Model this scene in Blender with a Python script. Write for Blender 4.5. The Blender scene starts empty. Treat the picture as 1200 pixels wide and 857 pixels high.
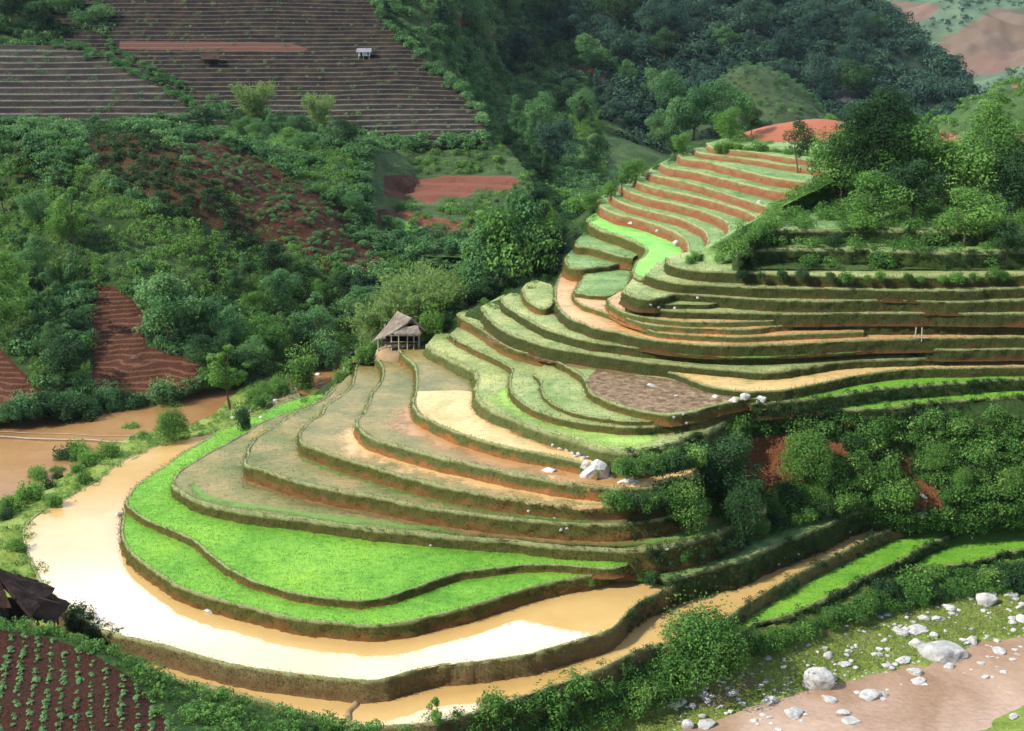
import bpy, math, random
import numpy as np
from mathutils import Vector, noise as mnoise
from mathutils.bvhtree import BVHTree
random.seed(7); RNG = np.random.default_rng(7)
scene = bpy.context.scene
COL = scene.collection

# ------------------------------------------------------------------ camera
CAM_H, F_PX, CX, CY = 45.0, 1500.0, 600.0, 428.5
TH = math.atan(428.0 / 1500.0)
CT, ST = math.cos(TH), math.sin(TH)

def ray(px, py):
    cx = (px - CX) / F_PX; cy = (CY - py) / F_PX
    return cx, CT + cy * ST, -ST + cy * CT

def atz(px, py, z):
    dx, dy, dz = ray(px, py); t = (z - CAM_H) / dz
    return (dx * t, dy * t, z)

def atd(px, py, d):
    dx, dy, dz = ray(px, py); t = d / dy
    return (dx * t, d, CAM_H + dz * t)

def tanrow(py):
    dx, dy, dz = ray(600, py); return -dz / dy

def project(P):
    P = np.asarray(P, float); x = P[..., 0]; y = P[..., 1]; z = P[..., 2] - CAM_H
    dep = y * CT - z * ST; up = y * ST + z * CT
    dep = np.where(dep < 1, 1, dep)
    return CX + F_PX * x / dep, CY - F_PX * up / dep

def z_above(zlow, yr, yf):      # height of a wall top seen at row yr whose foot is seen at row yf on level zlow
    d = (CAM_H - zlow) / tanrow(yf); return CAM_H - d * tanrow(yr)

def z_below(zhigh, yr, yf):
    d = (CAM_H - zhigh) / tanrow(yr); return CAM_H - d * tanrow(yf)

def inpoly(px, py, poly):
    px = np.asarray(px, float); py = np.asarray(py, float)
    ins = np.zeros(px.shape, bool); n = len(poly); j = n - 1
    for i in range(n):
        xi, yi = poly[i]; xj, yj = poly[j]
        if yi != yj:
            c = ((yi > py) != (yj > py)) & (px < (xj - xi) * (py - yi) / (yj - yi) + xi)
            ins ^= c
        j = i
    return ins

# ------------------------------------------------------------------ tags and meshes
def tag(o, label=None, cat=None, group=None, kind=None):
    if label: o['label'] = label
    if cat: o['category'] = cat
    if group: o['group'] = group
    if kind: o['kind'] = kind
    return o

def link(name, me, mat=None, parent=None, smooth=False):
    o = bpy.data.objects.new(name, me); COL.objects.link(o)
    if mat is not None and me is not None and not me.materials: me.materials.append(mat)
    if parent is not None: o.parent = parent
    if smooth: me.polygons.foreach_set('use_smooth', [True] * len(me.polygons))
    return o

def empty(name, loc, rz=0.0, scale=1.0):
    o = bpy.data.objects.new(name, None); COL.objects.link(o)
    o.location = loc; o.rotation_euler = (0, 0, rz); o.scale = (scale,) * 3 if not hasattr(scale, '__len__') else scale
    o.empty_display_size = 0.3
    return o

def quads_mesh(name, V, Q, attrs=None, smooth=False):
    V = np.ascontiguousarray(V, dtype=np.float32).reshape(-1, 3); Q = np.ascontiguousarray(Q, dtype=np.int32)
    k = Q.shape[1]; me = bpy.data.meshes.new(name)
    me.vertices.add(len(V)); me.vertices.foreach_set('co', V.ravel())
    me.loops.add(Q.size); me.loops.foreach_set('vertex_index', Q.ravel())
    me.polygons.add(len(Q)); me.polygons.foreach_set('loop_start', np.arange(0, Q.size, k, dtype=np.int32))
    me.polygons.foreach_set('loop_total', np.full(len(Q), k, dtype=np.int32))
    if smooth: me.polygons.foreach_set('use_smooth', np.ones(len(Q), bool))
    me.update(calc_edges=True)
    for n, a in (attrs or {}).items():
        at = me.attributes.new(n, 'FLOAT', 'POINT'); at.data.foreach_set('value', np.ascontiguousarray(a, dtype=np.float32))
    return me

def grid_faces(nu, nv, flip=False):
    i = np.arange(nu - 1)[:, None] * nv + np.arange(nv - 1)[None, :]
    q = np.stack([i, i + nv, i + nv + 1, i + 1], -1).reshape(-1, 4)
    return q[:, ::-1] if flip else q

def poly_mesh(name, pts):
    me = bpy.data.meshes.new(name); me.from_pydata([tuple(p) for p in pts], [], [tuple(range(len(pts)))])
    me.update()
    if me.polygons[0].normal.z < 0: me.flip_normals()
    return me

class MB:                                  # small mesh builder for man-made things
    def __init__(s): s.v = []; s.f = []
    def add(s, v, f):
        b = len(s.v); s.v += [tuple(p) for p in v]; s.f += [tuple(i + b for i in q) for q in f]
    def box(s, c, d, rz=0.0, top=1.0):
        x, y, z = d[0] / 2, d[1] / 2, d[2] / 2; ca, sa = math.cos(rz), math.sin(rz); v = []
        for k, m in ((-z, 1.0), (z, top)):
            for a, b in ((-x, -y), (x, -y), (x, y), (-x, y)):
                a *= m; b *= m; v.append((c[0] + a * ca - b * sa, c[1] + a * sa + b * ca, c[2] + k))
        s.add(v, [(3, 2, 1, 0), (4, 5, 6, 7), (0, 1, 5, 4), (1, 2, 6, 5), (2, 3, 7, 6), (3, 0, 4, 7)])
    def tube(s, pts, r, n=8):
        pts = [Vector(p) for p in pts]; rr = r if hasattr(r, '__len__') else [r] * len(pts); v = []
        for i, p in enumerate(pts):
            t = (pts[min(i + 1, len(pts) - 1)] - pts[max(i - 1, 0)]).normalized()
            a = t.cross(Vector((0, 0, 1)))
            if a.length < 1e-3: a = Vector((1, 0, 0))
            a.normalize(); b = t.cross(a)
            for k in range(n):
                w = 2 * math.pi * k / n; v.append(p + (a * math.cos(w) + b * math.sin(w)) * rr[i])
        f = []
        for i in range(len(pts) - 1):
            for k in range(n):
                f.append((i * n + k, i * n + (k + 1) % n, (i + 1) * n + (k + 1) % n, (i + 1) * n + k))
        f.append(tuple(range(n - 1, -1, -1))); f.append(tuple((len(pts) - 1) * n + k for k in range(n)))
        s.add(v, f)
    def build(s, name, mat, parent=None, smooth=False):
        me = bpy.data.meshes.new(name); me.from_pydata(s.v, [], s.f); me.update()
        return link(name, me, mat, parent, smooth)

# ------------------------------------------------------------------ node materials
def new_mat(name):
    m = bpy.data.materials.new(name); m.use_nodes = True; nt = m.node_tree
    for n in list(nt.nodes): nt.nodes.remove(n)
    out = nt.nodes.new('ShaderNodeOutputMaterial'); b = nt.nodes.new('ShaderNodeBsdfPrincipled')
    nt.links.new(b.outputs[0], out.inputs[0]); return m, nt, b, out

def nn(nt, typ, **kw):
    n = nt.nodes.new(typ)
    for k, v in kw.items():
        if k.startswith('i_'): n.inputs[int(k[2:])].default_value = v
        else: setattr(n, k, v)
    return n

def wpos(nt): return nn(nt, 'ShaderNodeNewGeometry').outputs['Position']

def tex(nt, scale, detail=4, rough=0.6, vec=None, stretch=None, dist=0.0):
    v = vec or wpos(nt)
    if stretch:
        mp = nn(nt, 'ShaderNodeMapping'); nt.links.new(v, mp.inputs[0]); mp.inputs['Scale'].default_value = stretch; v = mp.outputs[0]
    t = nn(nt, 'ShaderNodeTexNoise'); t.inputs['Scale'].default_value = scale; t.inputs['Detail'].default_value = detail
    t.inputs['Roughness'].default_value = rough; t.inputs['Distortion'].default_value = dist
    nt.links.new(v, t.inputs['Vector']); return t.outputs[0]

def ramp(nt, fac, stops):
    r = nn(nt, 'ShaderNodeValToRGB'); nt.links.new(fac, r.inputs[0]); e = r.color_ramp.elements
    while len(e) > 1: e.remove(e[-1])
    e[0].position = stops[0][0]; c = stops[0][1]; e[0].color = (*c, 1) if hasattr(c, '__len__') else (c, c, c, 1)
    for p, c in stops[1:]:
        k = e.new(p); k.color = (*c, 1) if hasattr(c, '__len__') else (c, c, c, 1)
    return r.outputs[0]

def mix(nt, f, a, b, mode='MIX'):
    m = nn(nt, 'ShaderNodeMix', data_type='RGBA', blend_type=mode)
    for i, v in ((0, f), (6, a), (7, b)):
        if isinstance(v, bpy.types.NodeSocket): nt.links.new(v, m.inputs[i])
        else: m.inputs[i].default_value = v if i == 0 else (*v, 1)
    return m.outputs[2]

def mth(nt, op, a, b=0.0, clamp=False):
    m = nn(nt, 'ShaderNodeMath', operation=op, use_clamp=clamp)
    for i, v in ((0, a), (1, b)):
        if isinstance(v, bpy.types.NodeSocket): nt.links.new(v, m.inputs[i])
        else: m.inputs[i].default_value = v
    return m.outputs[0]

def bump(nt, b, h, strength=0.5, dist=0.1):
    n = nn(nt, 'ShaderNodeBump'); n.inputs['Strength'].default_value = strength; n.inputs['Distance'].default_value = dist
    nt.links.new(h, n.inputs['Height']); nt.links.new(n.outputs[0], b.inputs['Normal'])

def attr(nt, name): return nn(nt, 'ShaderNodeAttribute', attribute_name=name).outputs['Fac']

def mat_soil(name, stops, scale=1.5, fine=9.0, bumpd=0.15, rough=0.95, spec=0.15, stretch=None):
    m, nt, b, o = new_mat(name)
    n1 = tex(nt, scale * 0.25, 5, 0.65, stretch=stretch); n2 = tex(nt, fine, 5, 0.75)
    f = mth(nt, 'ADD', mth(nt, 'MULTIPLY', n1, 0.62), mth(nt, 'MULTIPLY', n2, 0.38))
    c = ramp(nt, f, stops)
    if 'paddy' in name or 'green' in name or 'rice' in name or 'grass' in name or 'field' in name:     # wetter, drier, greener and browner patches
        big = tex(nt, 0.16, 4, 0.65, dist=0.8); mid = tex(nt, 1.3, 4, 0.7, stretch=(1, 1.8, 1))
        c = mix(nt, 1.0, c, ramp(nt, big, [(0.36, (0.66, 0.80, 0.66)), (0.48, (1, 1, 1)), (0.56, (1.0, 0.98, .94)), (0.66, (1.15, 1.05, 0.9))]), 'MULTIPLY')
        c = mix(nt, 1.0, c, ramp(nt, mid, [(0.34, (0.62, 0.66, 0.62)), (0.47, (1, 1, 1)), (0.58, (1.04, 1.02, 1.0)), (0.7, (1.25, 1.2, 1.1))]), 'MULTIPLY')
    nt.links.new(c, b.inputs['Base Color']); b.inputs['Roughness'].default_value = rough
    b.inputs['Specular IOR Level'].default_value = spec
    bump(nt, b, n2, 0.7, bumpd); return m

def mat_leaf(name, dark, mid, light, trans=0.25):
    m, nt, b, o = new_mat(name)
    t = attr(nt, 'tint'); oi = nn(nt, 'ShaderNodeObjectInfo').outputs['Random']
    big = tex(nt, 0.09, 3, 0.6)
    f = mth(nt, 'ADD', mth(nt, 'MULTIPLY', t, 0.5), mth(nt, 'ADD', mth(nt, 'MULTIPLY', oi, 0.2), mth(nt, 'MULTIPLY', big, 0.42)))
    c = ramp(nt, f, [(0.12, dark), (0.5, mid), (0.93, light)])
    nt.links.new(c, b.inputs['Base Color']); b.inputs['Roughness'].default_value = 0.75; b.inputs['Specular IOR Level'].default_value = 0.12
    tr = nn(nt, 'ShaderNodeBsdfTranslucent'); nt.links.new(mix(nt, 0.5, c, (light[0] * 1.2, light[1] * 1.2, light[2] * .6)), tr.inputs[0])
    ms = nn(nt, 'ShaderNodeMixShader'); ms.inputs[0].default_value = trans
    nt.links.new(b.outputs[0], ms.inputs[1]); nt.links.new(tr.outputs[0], ms.inputs[2]); nt.links.new(ms.outputs[0], o.inputs[0])
    return m

def mat_bank(name, top, low, soil, soil_from=0.55, amount=1.0):
    """grassy earth bank: grass above, bare wet soil towards the foot, broken up by noise"""
    m, nt, b, o = new_mat(name)
    t = attr(nt, 't'); n1 = tex(nt, 0.45, 4, 0.6); n2 = tex(nt, 5.0, 5, 0.8, stretch=(1, 1, 0.35)); n3 = tex(nt, 14, 3, 0.7)
    g = mix(nt, ramp(nt, n2, [(0.35, 0.0), (0.65, 1.0)]), top, low)
    g = mix(nt, ramp(nt, n3, [(0.4, 0.0), (0.7, 0.55)]), g, (top[0] * 1.6, top[1] * 1.5, top[2] * 1.5))
    s = mth(nt, 'ADD', mth(nt, 'MULTIPLY', mth(nt, 'SUBTRACT', n1, 0.5), 1.5), mth(nt, 'MULTIPLY', mth(nt, 'SUBTRACT', n2, 0.5), 0.7))
    s = mth(nt, 'ADD', t, s)
    sf = ramp(nt, s, [(soil_from, 0.0), (min(soil_from + 0.3, 1.0), amount)])
    soilc = mix(nt, n3, soil, (soil[0] * 0.5, soil[1] * 0.45, soil[2] * 0.45))
    c = mix(nt, sf, g, soilc)
    lip = ramp(nt, t, [(0.0, 1.0), (0.05, 0.9), (0.13, 0.0)])
    lipc = mix(nt, n3, (0.56, 0.58, 0.30), (0.27, 0.33, 0.12))
    c = mix(nt, mth(nt, 'MULTIPLY', lip, 0.85), c, lipc)
    nt.links.new(c, b.inputs['Base Color']); b.inputs['Roughness'].default_value = 0.9; b.inputs['Specular IOR Level'].default_value = 0.15
    bump(nt, b, mth(nt, 'ADD', n2, mth(nt, 'MULTIPLY', n3, .5)), 1.0, 0.22); return m

def mat_water(name, c1, c2, rough=0.05, sc=0.06, bumps=0.02, mudscale=0.5, spec=0.6):
    m, nt, b, o = new_mat(name)
    n = tex(nt, sc, 4, 0.6, dist=0.6); n2 = tex(nt, mudscale, 5, 0.7)
    f = mth(nt, 'ADD', mth(nt, 'MULTIPLY', n, 0.7), mth(nt, 'MULTIPLY', n2, 0.3))
    nt.links.new(mix(nt, ramp(nt, f, [(0.35, 0.0), (0.65, 1.0)]), c1, c2), b.inputs['Base Color'])
    b.inputs['Roughness'].default_value = rough; b.inputs['IOR'].default_value = 1.4; b.inputs['Specular IOR Level'].default_value = spec
    bump(nt, b, tex(nt, 2.2, 3, 0.5), bumps, 0.05); return m

M = {}
# ------------------------------------------------------------------ noise on vertices
def fbm(P, scale, octv=4, seed=0.0):
    out = np.empty(len(P)); s = scale
    for i, p in enumerate(P):
        out[i] = mnoise.fractal(Vector((p[0] * s + seed, p[1] * s, p[2] * s + seed)), 0.9, 2.0, octv)
    return out

def catmull(P, n):
    P = np.asarray(P, float)
    E = np.vstack([2 * P[0] - P[1], P, 2 * P[-1] - P[-2]])
    u = np.linspace(0, len(P) - 1, n); i = np.minimum(u.astype(int), len(P) - 2); t = (u - i)[:, None]
    a, b, c, d = E[i], E[i + 1], E[i + 2], E[i + 3]
    return 0.5 * ((2 * b) + (c - a) * t + (2 * a - 5 * b + 4 * c - d) * t ** 2 + (3 * b - a - 3 * c + d) * t ** 3)

def resample(P, step):
    P = np.asarray(P, float); fine = catmull(P, max(20, len(P) * 14))
    L = np.concatenate([[0], np.cumsum(np.linalg.norm(np.diff(fine, axis=0), axis=1))])
    n = max(6, int(L[-1] / step)); s = np.linspace(0, L[-1], n)
    return np.stack([np.interp(s, L, fine[:, k]) for k in range(3)], 1)
# ------------------------------------------------------------------ setting materials
M['khaki'] = mat_soil('khaki_paddy', [(0.3, (0.075, 0.095, 0.026)), (0.44, (0.150, 0.165, 0.046)), (0.54, (0.235, 0.195, 0.072)), (0.68, (0.34, 0.255, 0.12))], 0.9, 5.0, 0.05, 0.75, 0.3)
M['khaki_wet'] = mat_soil('wet_khaki_paddy', [(0.3, (0.085, 0.10, 0.028)), (0.44, (0.165, 0.158, 0.050)), (0.54, (0.245, 0.198, 0.068)), (0.68, (0.34, 0.26, 0.10))], 0.8, 4.0, 0.03, 0.6, 0.2)
M['pale_green'] = mat_soil('pale_green_stubble', [(0.3, (0.10, 0.145, 0.045)), (0.44, (0.22, 0.285, 0.095)), (0.54, (0.32, 0.365, 0.145)), (0.66, (0.46, 0.46, 0.21))], 0.8, 6.0, 0.06, 0.85, 0.2)
M['lime'] = mat_soil('lime_grass', [(0.3, (0.11, 0.24, 0.035)), (0.48, (0.22, 0.42, 0.05)), (0.62, (0.38, 0.50, 0.12)), (0.75, (0.50, 0.52, 0.2))], 1.0, 6.0, 0.06, 0.85, 0.2)
M['rice'] = mat_soil('young_rice', [(0.3, (0.09, 0.24, 0.025)), (0.43, (0.14, 0.335, 0.032)), (0.56, (0.19, 0.40, 0.042)), (0.7, (0.26, 0.46, 0.065))], 0.35, 8.0, 0.10, 0.8, 0.2)
M['rice_far'] = mat_soil('young_rice_pale', [(0.3, (0.13, 0.36, 0.05)), (0.5, (0.22, 0.50, 0.09)), (0.7, (0.30, 0.60, 0.13))], 0.6, 7.0, 0.06, 0.8, 0.2)
M['green_tread'] = mat_soil('green_tread', [(0.3, (0.07, 0.14, 0.042)), (0.45, (0.14, 0.25, 0.075)), (0.56, (0.22, 0.33, 0.115)), (0.7, (0.34, 0.40, 0.19))], 0.9, 6.0, 0.06, 0.85, 0.2)
M['orange_field'] = mat_soil('wet_orange_field', [(0.3, (0.40, 0.22, 0.09)), (0.5, (0.53, 0.31, 0.13)), (0.7, (0.62, 0.40, 0.19))], 1.0, 4.0, 0.03, 0.6, 0.2)
M['stubble'] = mat_soil('brown_stubble', [(0.36, (0.075, 0.045, 0.028)), (0.47, (0.19, 0.125, 0.07)), (0.55, (0.30, 0.21, 0.13)), (0.66, (0.46, 0.38, 0.24))], 5.0, 4.5, 0.25, 0.95, 0.1)
M['tan_water'] = mat_water('muddy_paddy_water', (0.50, 0.315, 0.105), (0.60, 0.40, 0.16), 0.03, 0.07, 0.010, spec=0.75)
M['gold_field'] = mat_soil('gold_muddy_paddy', [(0.3, (0.50, 0.33, 0.12)), (0.5, (0.60, 0.41, 0.17)), (0.7, (0.66, 0.47, 0.22))], 0.7, 3.0, 0.015, 0.55, 0.2)
M['brown_water'] = mat_water('brown_stream_water', (0.23, 0.115, 0.042), (0.36, 0.205, 0.085), 0.12, 0.05, 0.03, 0.8, 0.3)
M['pink_water'] = mat_water('silty_river_water', (0.27, 0.165, 0.10), (0.47, 0.325, 0.225), 0.2, 0.12, 0.5, 2.2, 0.3)
M['bank'] = mat_bank('grassy_bank', (0.125, 0.125, 0.030), (0.040, 0.042, 0.012), (0.30, 0.150, 0.050), 0.42, 0.95)
M['bank_hill'] = mat_bank('dark_grassy_bank', (0.070, 0.085, 0.022), (0.022, 0.030, 0.009), (0.18, 0.08, 0.035), 0.60, 0.8)
M['bank_wet'] = mat_bank('grassy_bank_wet_foot', (0.13, 0.15, 0.045), (0.06, 0.075, 0.022), (0.46, 0.205, 0.07), 0.40, 1.0)
M['bank_dark'] = mat_bank('weedy_bank', (0.055, 0.085, 0.022), (0.025, 0.045, 0.013), (0.13, 0.06, 0.028), 0.75, 0.9)
M['bank_red'] = mat_bank('red_earth_bank', (0.20, 0.20, 0.075), (0.30, 0.12, 0.06), (0.40, 0.15, 0.075), 0.15, 0.95)
M['bank_mud'] = mat_bank('mud_wall', (0.23, 0.18, 0.08), (0.13, 0.10, 0.04), (0.27, 0.175, 0.08), 0.35, 0.9)

BANKPTS = []          # (position, outward normal, t, style) samples for the grass tufts
SURF = []             # (verts, faces) for the ray casts
LEV = {}

def bank_mesh(name, R, z, zb, batter, lip, amp, closed_ends=True):
    n = len(R); T = np.gradient(R[:, :2], axis=0); T /= np.linalg.norm(T, axis=1)[:, None] + 1e-9
    N = np.stack([T[:, 1], -T[:, 0]], 1)                      # outward = right of travel
    k = np.ones(5) / 5; Np = np.vstack([N[:1]] * 2 + [N] + [N[-1:]] * 2)
    N = np.stack([np.convolve(Np[:, 0], k, 'valid'), np.convolve(Np[:, 1], k, 'valid')], 1); N /= np.linalg.norm(N, axis=1)[:, None] + 1e-9
    H = z - zb; rows = max(4, int(H / 0.22) + 2)
    lip = lip * 0.75; prof = [(-0.20, -0.03, 0), (-0.13, lip * .7, 0), (-0.05, lip, 0), (0.0, lip * .7, 0.02)]
    for j in range(1, rows + 1):
        t = j / rows; prof.append((batter * H * t + 0.03, -H * t, t))
    prof[-1] = (prof[-1][0] + 0.12, prof[-1][1], 1.0)
    V = np.empty((n, len(prof), 3)); A = np.empty((n, len(prof)))
    wob = fbm(np.c_[R[:, :2], np.full(n, z)], 0.30, 4, 3.1) * amp * 1.5
    for j, (o, h, t) in enumerate(prof):
        V[:, j, :2] = R[:, :2] + N * (o + wob[:, None] * 0.7); V[:, j, 2] = z + h; A[:, j] = t
    flat = V.reshape(-1, 3); nz = fbm(flat, 1.1, 4, 9.0).reshape(n, -1); nz2 = fbm(flat, 3.2, 3, 4.0).reshape(n, -1)
    w = np.array([0, .15, .3, .6] + [1.0] * (len(prof) - 4))
    V[:, :, :2] += N[:, None, :] * ((nz * amp * 1.7 + nz2 * amp * 1.1) * w)[:, :, None]
    V[:, 1:4, 2] += nz[:, 1:4] * 0.07 + wob[:, None] * .25
    q = grid_faces(n, len(prof))
    me = quads_mesh(name, V.reshape(-1, 3), q, {'t': A.reshape(-1)}, True)
    # faces look outward: check one
    c = me.polygons[len(me.polygons) // 2 + 5]; i = (len(me.polygons) // 2 + 5) // (len(prof) - 1)
    if c.normal.x * N[min(i, n - 1), 0] + c.normal.y * N[min(i, n - 1), 1] < 0 : me.flip_normals()
    return me, V, N, A, q

def field(name, rim, closure, z, zb, top, bank='bank', batter=0.16, lip=0.13, amp=0.10, label=None, step=0.35, tufts=1.0, nobank=False):
    R = resample([atz(x, y, z) for x, y in rim], step)
    pts = [tuple(p) for p in R] + [atz(x, y, z) for x, y in closure]
    base = 'paddy_water' if 'water' in top else 'terrace_field'
    o = link(base, poly_mesh(base, pts), M[top]); tag(o, label, kind='structure')
    SURF.append(([tuple(p) for p in pts], [tuple(range(len(pts)))]))
    if not nobank:
        me, V, N, A, q = bank_mesh('bank', R, z, zb, batter, lip, amp)
        b = link('bank', me, M[bank], o)
        SURF.append((V.reshape(-1, 3).tolist(), q.tolist()))
        nn_ = np.repeat(N[:, None, :], V.shape[1], 1)
        BANKPTS.append((V[:, 2:, :].reshape(-1, 3), nn_[:, 2:, :].reshape(-1, 2), A[:, 2:].reshape(-1), bank, tufts))
    return o

# ------------------------------------------------------------------ levels, from the wall heights seen in the photograph
z = {}
z['L0'] = -1.6; z['L1'] = 0.0
z['L2'] = z_above(z['L1'], 734, 751)
z['L3'] = z_above(z['L2'], 663, 671)
z['L4'] = z_above(z['L3'], 616, 629)
z['L5'] = z_above(z['L4'], 595, 613)
z['L6'] = z_above(z['L5'], 566, 582)
z['L7'] = z_above(z['L6'], 533, 548)
z['L8'] = z_above(z['L7'], 527, 540)
z['L9'] = z_above(z['L8'], 489, 503)
z['L10'] = z_above(z['L9'], 499, 507)
z['L10b'] = z_above(z['L10'], 493, 497)
z['L11'] = z_above(z['L10b'], 480, 488)
z['L12'] = z_above(z['L11'], 413, 428)
z['L13'] = z_above(z['L12'], 409, 419)
z['L14'] = z_above(z['L13'], 386, 398)
z['L15'] = z_above(z['L14'], 395, 401)
z['L16'] = z_above(z['L15'], 386, 392)
z['L17'] = z_above(z['L16'], 378, 383.5)
z['A2'] = z_above(z['L14'], 381, 392)
z['A'] = max(z_above(z['L17'], 367, 375), z_above(z['A2'], 367, 377))
z['B'] = z_above(z['A'], 357.5, 362.5)
z['C'] = z_above(z['A'], 350, 363)
z['D'] = z_above(z['C'], 337, 348.5)
z['E'] = z_above(z['D'], 322, 334)
z['L11b'] = z_above(z['L11'], 454, 461)
z['G1'] = z_below(z['L11b'], 441, 452)
z['G2'] = z_below(z['G1'], 453, 467)
z['K'] = z_above(z['L0'], 641, 669)
z['S1'] = z_below(z['L0'], 656, 669)
z['S2'] = z_below(z['S1'], 641, 652)
z['Q0'] = z_above(z['L13'], 361, 368)
z['Q1'] = z['L15'] + 0.4
z['Q2'] = z_above(z['Q1'], 313, 319)
z['Q3'] = z_above(z['Q2'], 295, 304)
z['R0'] = z_above(z['Q3'], 277, 289)
z['R1'] = z_above(z['R0'], 260, 272)
z['R2'] = z_above(z['R1'], 255, 264)
z['R3'] = z_above(z['R2'], 238, 248)
z['R4'] = z_above(z['R3'], 231, 240)
z['R5'] = z_above(z['R4'], 227, 236)
z['R6'] = z_above(z['R5'], 210, 220)
z['R7'] = z_above(z['R6'], 195, 204)
z['R8'] = z_above(z['R7'], 185, 191)
z['R9'] = z_above(z['R8'], 176, 182)
print({k: round(v, 2) for k, v in z.items()})

HUB = [(720, 500), (560, 440), (500, 425)]
# --- flooded paddies at the foot of the spur
field('x', [(20, 722), (60, 738), (95, 748), (140, 772), (200, 793), (250, 806), (300, 819), (350, 834), (400, 846), (430, 851), (480, 850), (530, 843), (560, 834), (600, 821), (640, 807), (700, 786), (740, 766), (770, 756), (800, 750), (843, 731), (867, 714), (900, 693), (933, 674), (967, 656), (1000, 641), (1033, 624), (1067, 614), (1083, 611), (1100, 609)],
      [(1060, 598), (1000, 600), (900, 640), (800, 670), (700, 700), (500, 700), (300, 730), (120, 700), (20, 700)], z['L0'], z['S1'] - .6, 'tan_water', 'bank_mud', 0.25, 0.10, 0.07,
      'narrow tan flooded paddy along the foot of the terraces, white with reflected cloud')
field('x', [(246, 509), (225, 512), (208, 515), (190, 520), (170, 528), (152, 536), (135, 546), (118, 560), (100, 571), (80, 583), (60, 594), (42, 605), (27, 621), (30, 642), (40, 668), (52, 690), (68, 708), (87, 720), (110, 734), (133, 743), (167, 751), (200, 759), (233, 769), (267, 778), (300, 784), (333, 789), (367, 793), (400, 796), (433, 798), (450, 796), (483, 787), (517, 780), (550, 777), (583, 773), (617, 768), (650, 759), (677, 751), (700, 744), (717, 737), (727, 728), (740, 714), (753, 704), (777, 693), (792, 687)],
      [(800, 665), (760, 620), (600, 560), (400, 520), (300, 505), (262, 506)], z['L1'], z['L0'] - .15, 'tan_water', 'bank_mud', 0.10, 0.10, 0.09,
      'large curved tan flooded paddy with a broad white sky reflection')
# --- emerald rice
field('x', [(150, 590), (146, 597), (144, 607), (143, 620), (143, 630), (150, 644), (167, 659), (187, 673), (207, 686), (233, 696), (267, 706), (300, 714), (333, 723), (367, 728), (400, 731), (433, 734), (467, 731), (500, 724), (533, 716), (567, 706), (600, 696), (633, 686), (667, 679), (700, 673), (720, 667), (735, 664), (748, 664)],
      [(740, 640), (500, 600), (300, 570), (200, 570)], z['L2'], z['L1'] - .2, 'rice', 'bank', 0.16, 0.12, 0.10, 'lower emerald rice field curving around the foot of the spur')
field('x', [(362, 464), (357, 466), (333, 472), (303, 486), (290, 489), (275, 499), (258, 504), (245, 513), (232, 521), (217, 529), (207, 536), (198, 543), (187, 550), (175, 558), (165, 565), (157, 572), (151, 582), (148, 592), (155, 598), (167, 607), (183, 615), (200, 621), (227, 634), (247, 651), (267, 666), (293, 680), (320, 689), (353, 697), (400, 703), (430, 704), (460, 698), (487, 689), (513, 679), (540, 671), (567, 668), (600, 664), (633, 662), (667, 663), (700, 666), (718, 667), (735, 663)],
      [(740, 630), (600, 560), (400, 500), (378, 462)], z['L3'], z['L2'] - .2, 'rice', 'bank', 0.16, 0.10, 0.09, 'emerald rice field wrapping the spur above a thin curving bund')
# --- khaki terraces of the spur
field('x', [(428, 424), (412, 432), (400, 443), (387, 456), (375, 468), (355, 478), (338, 484), (317, 491), (300, 499), (283, 511), (258, 524), (233, 538), (212, 552), (203, 563), (203, 570), (217, 580), (233, 588), (250, 593), (283, 600), (317, 604), (350, 608), (400, 615), (433, 620), (458, 622), (500, 626), (533, 629), (567, 632), (600, 634), (633, 638), (667, 641), (700, 643), (733, 645), (755, 644), (783, 639), (817, 632), (850, 621), (867, 612), (883, 603), (898, 598)],
      [(900, 575), (760, 540), (560, 440), (480, 410), (445, 410)], z['L4'], z['K'] - .3, 'khaki', 'bank', 0.16, 0.13, 0.12, 'khaki fallow terrace above the emerald rice, with a cut reed line across it')
field('x', [(392, 456), (382, 466), (362, 477), (345, 484), (327, 497), (313, 505), (300, 514), (293, 525), (291, 533), (287, 541), (290, 546), (300, 549), (313, 553), (327, 558), (342, 563), (358, 567), (375, 571), (400, 576), (425, 580), (450, 585), (475, 590), (500, 595), (542, 601), (567, 604), (600, 608), (633, 611), (667, 614), (700, 615), (733, 614), (767, 610), (790, 604), (808, 597)],
      [(820, 570), (720, 500), (560, 440), (480, 410), (435, 415)], z['L5'], z['L4'] - .25, 'khaki', 'bank', 0.16, 0.12, 0.12, 'khaki terrace below the wet tan one, its bank spotted with white stones')
field('x', [(432, 412), (422, 422), (417, 433), (415, 443), (410, 455), (400, 464), (383, 475), (377, 487), (365, 493), (357, 501), (351, 510), (353, 518), (360, 523), (372, 527), (385, 532), (400, 537), (425, 544), (450, 552), (475, 559), (500, 566), (525, 572), (550, 577), (575, 581), (600, 584), (633, 588), (667, 591), (700, 592), (722, 592), (745, 588), (765, 580)],
      [(780, 560), (720, 500), (560, 440), (500, 410), (450, 405)], z['L6'], z['L5'] - .25, 'khaki_wet', 'bank', 0.16, 0.12, 0.10, 'wet khaki terrace beginning under the thatched hut')
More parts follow.
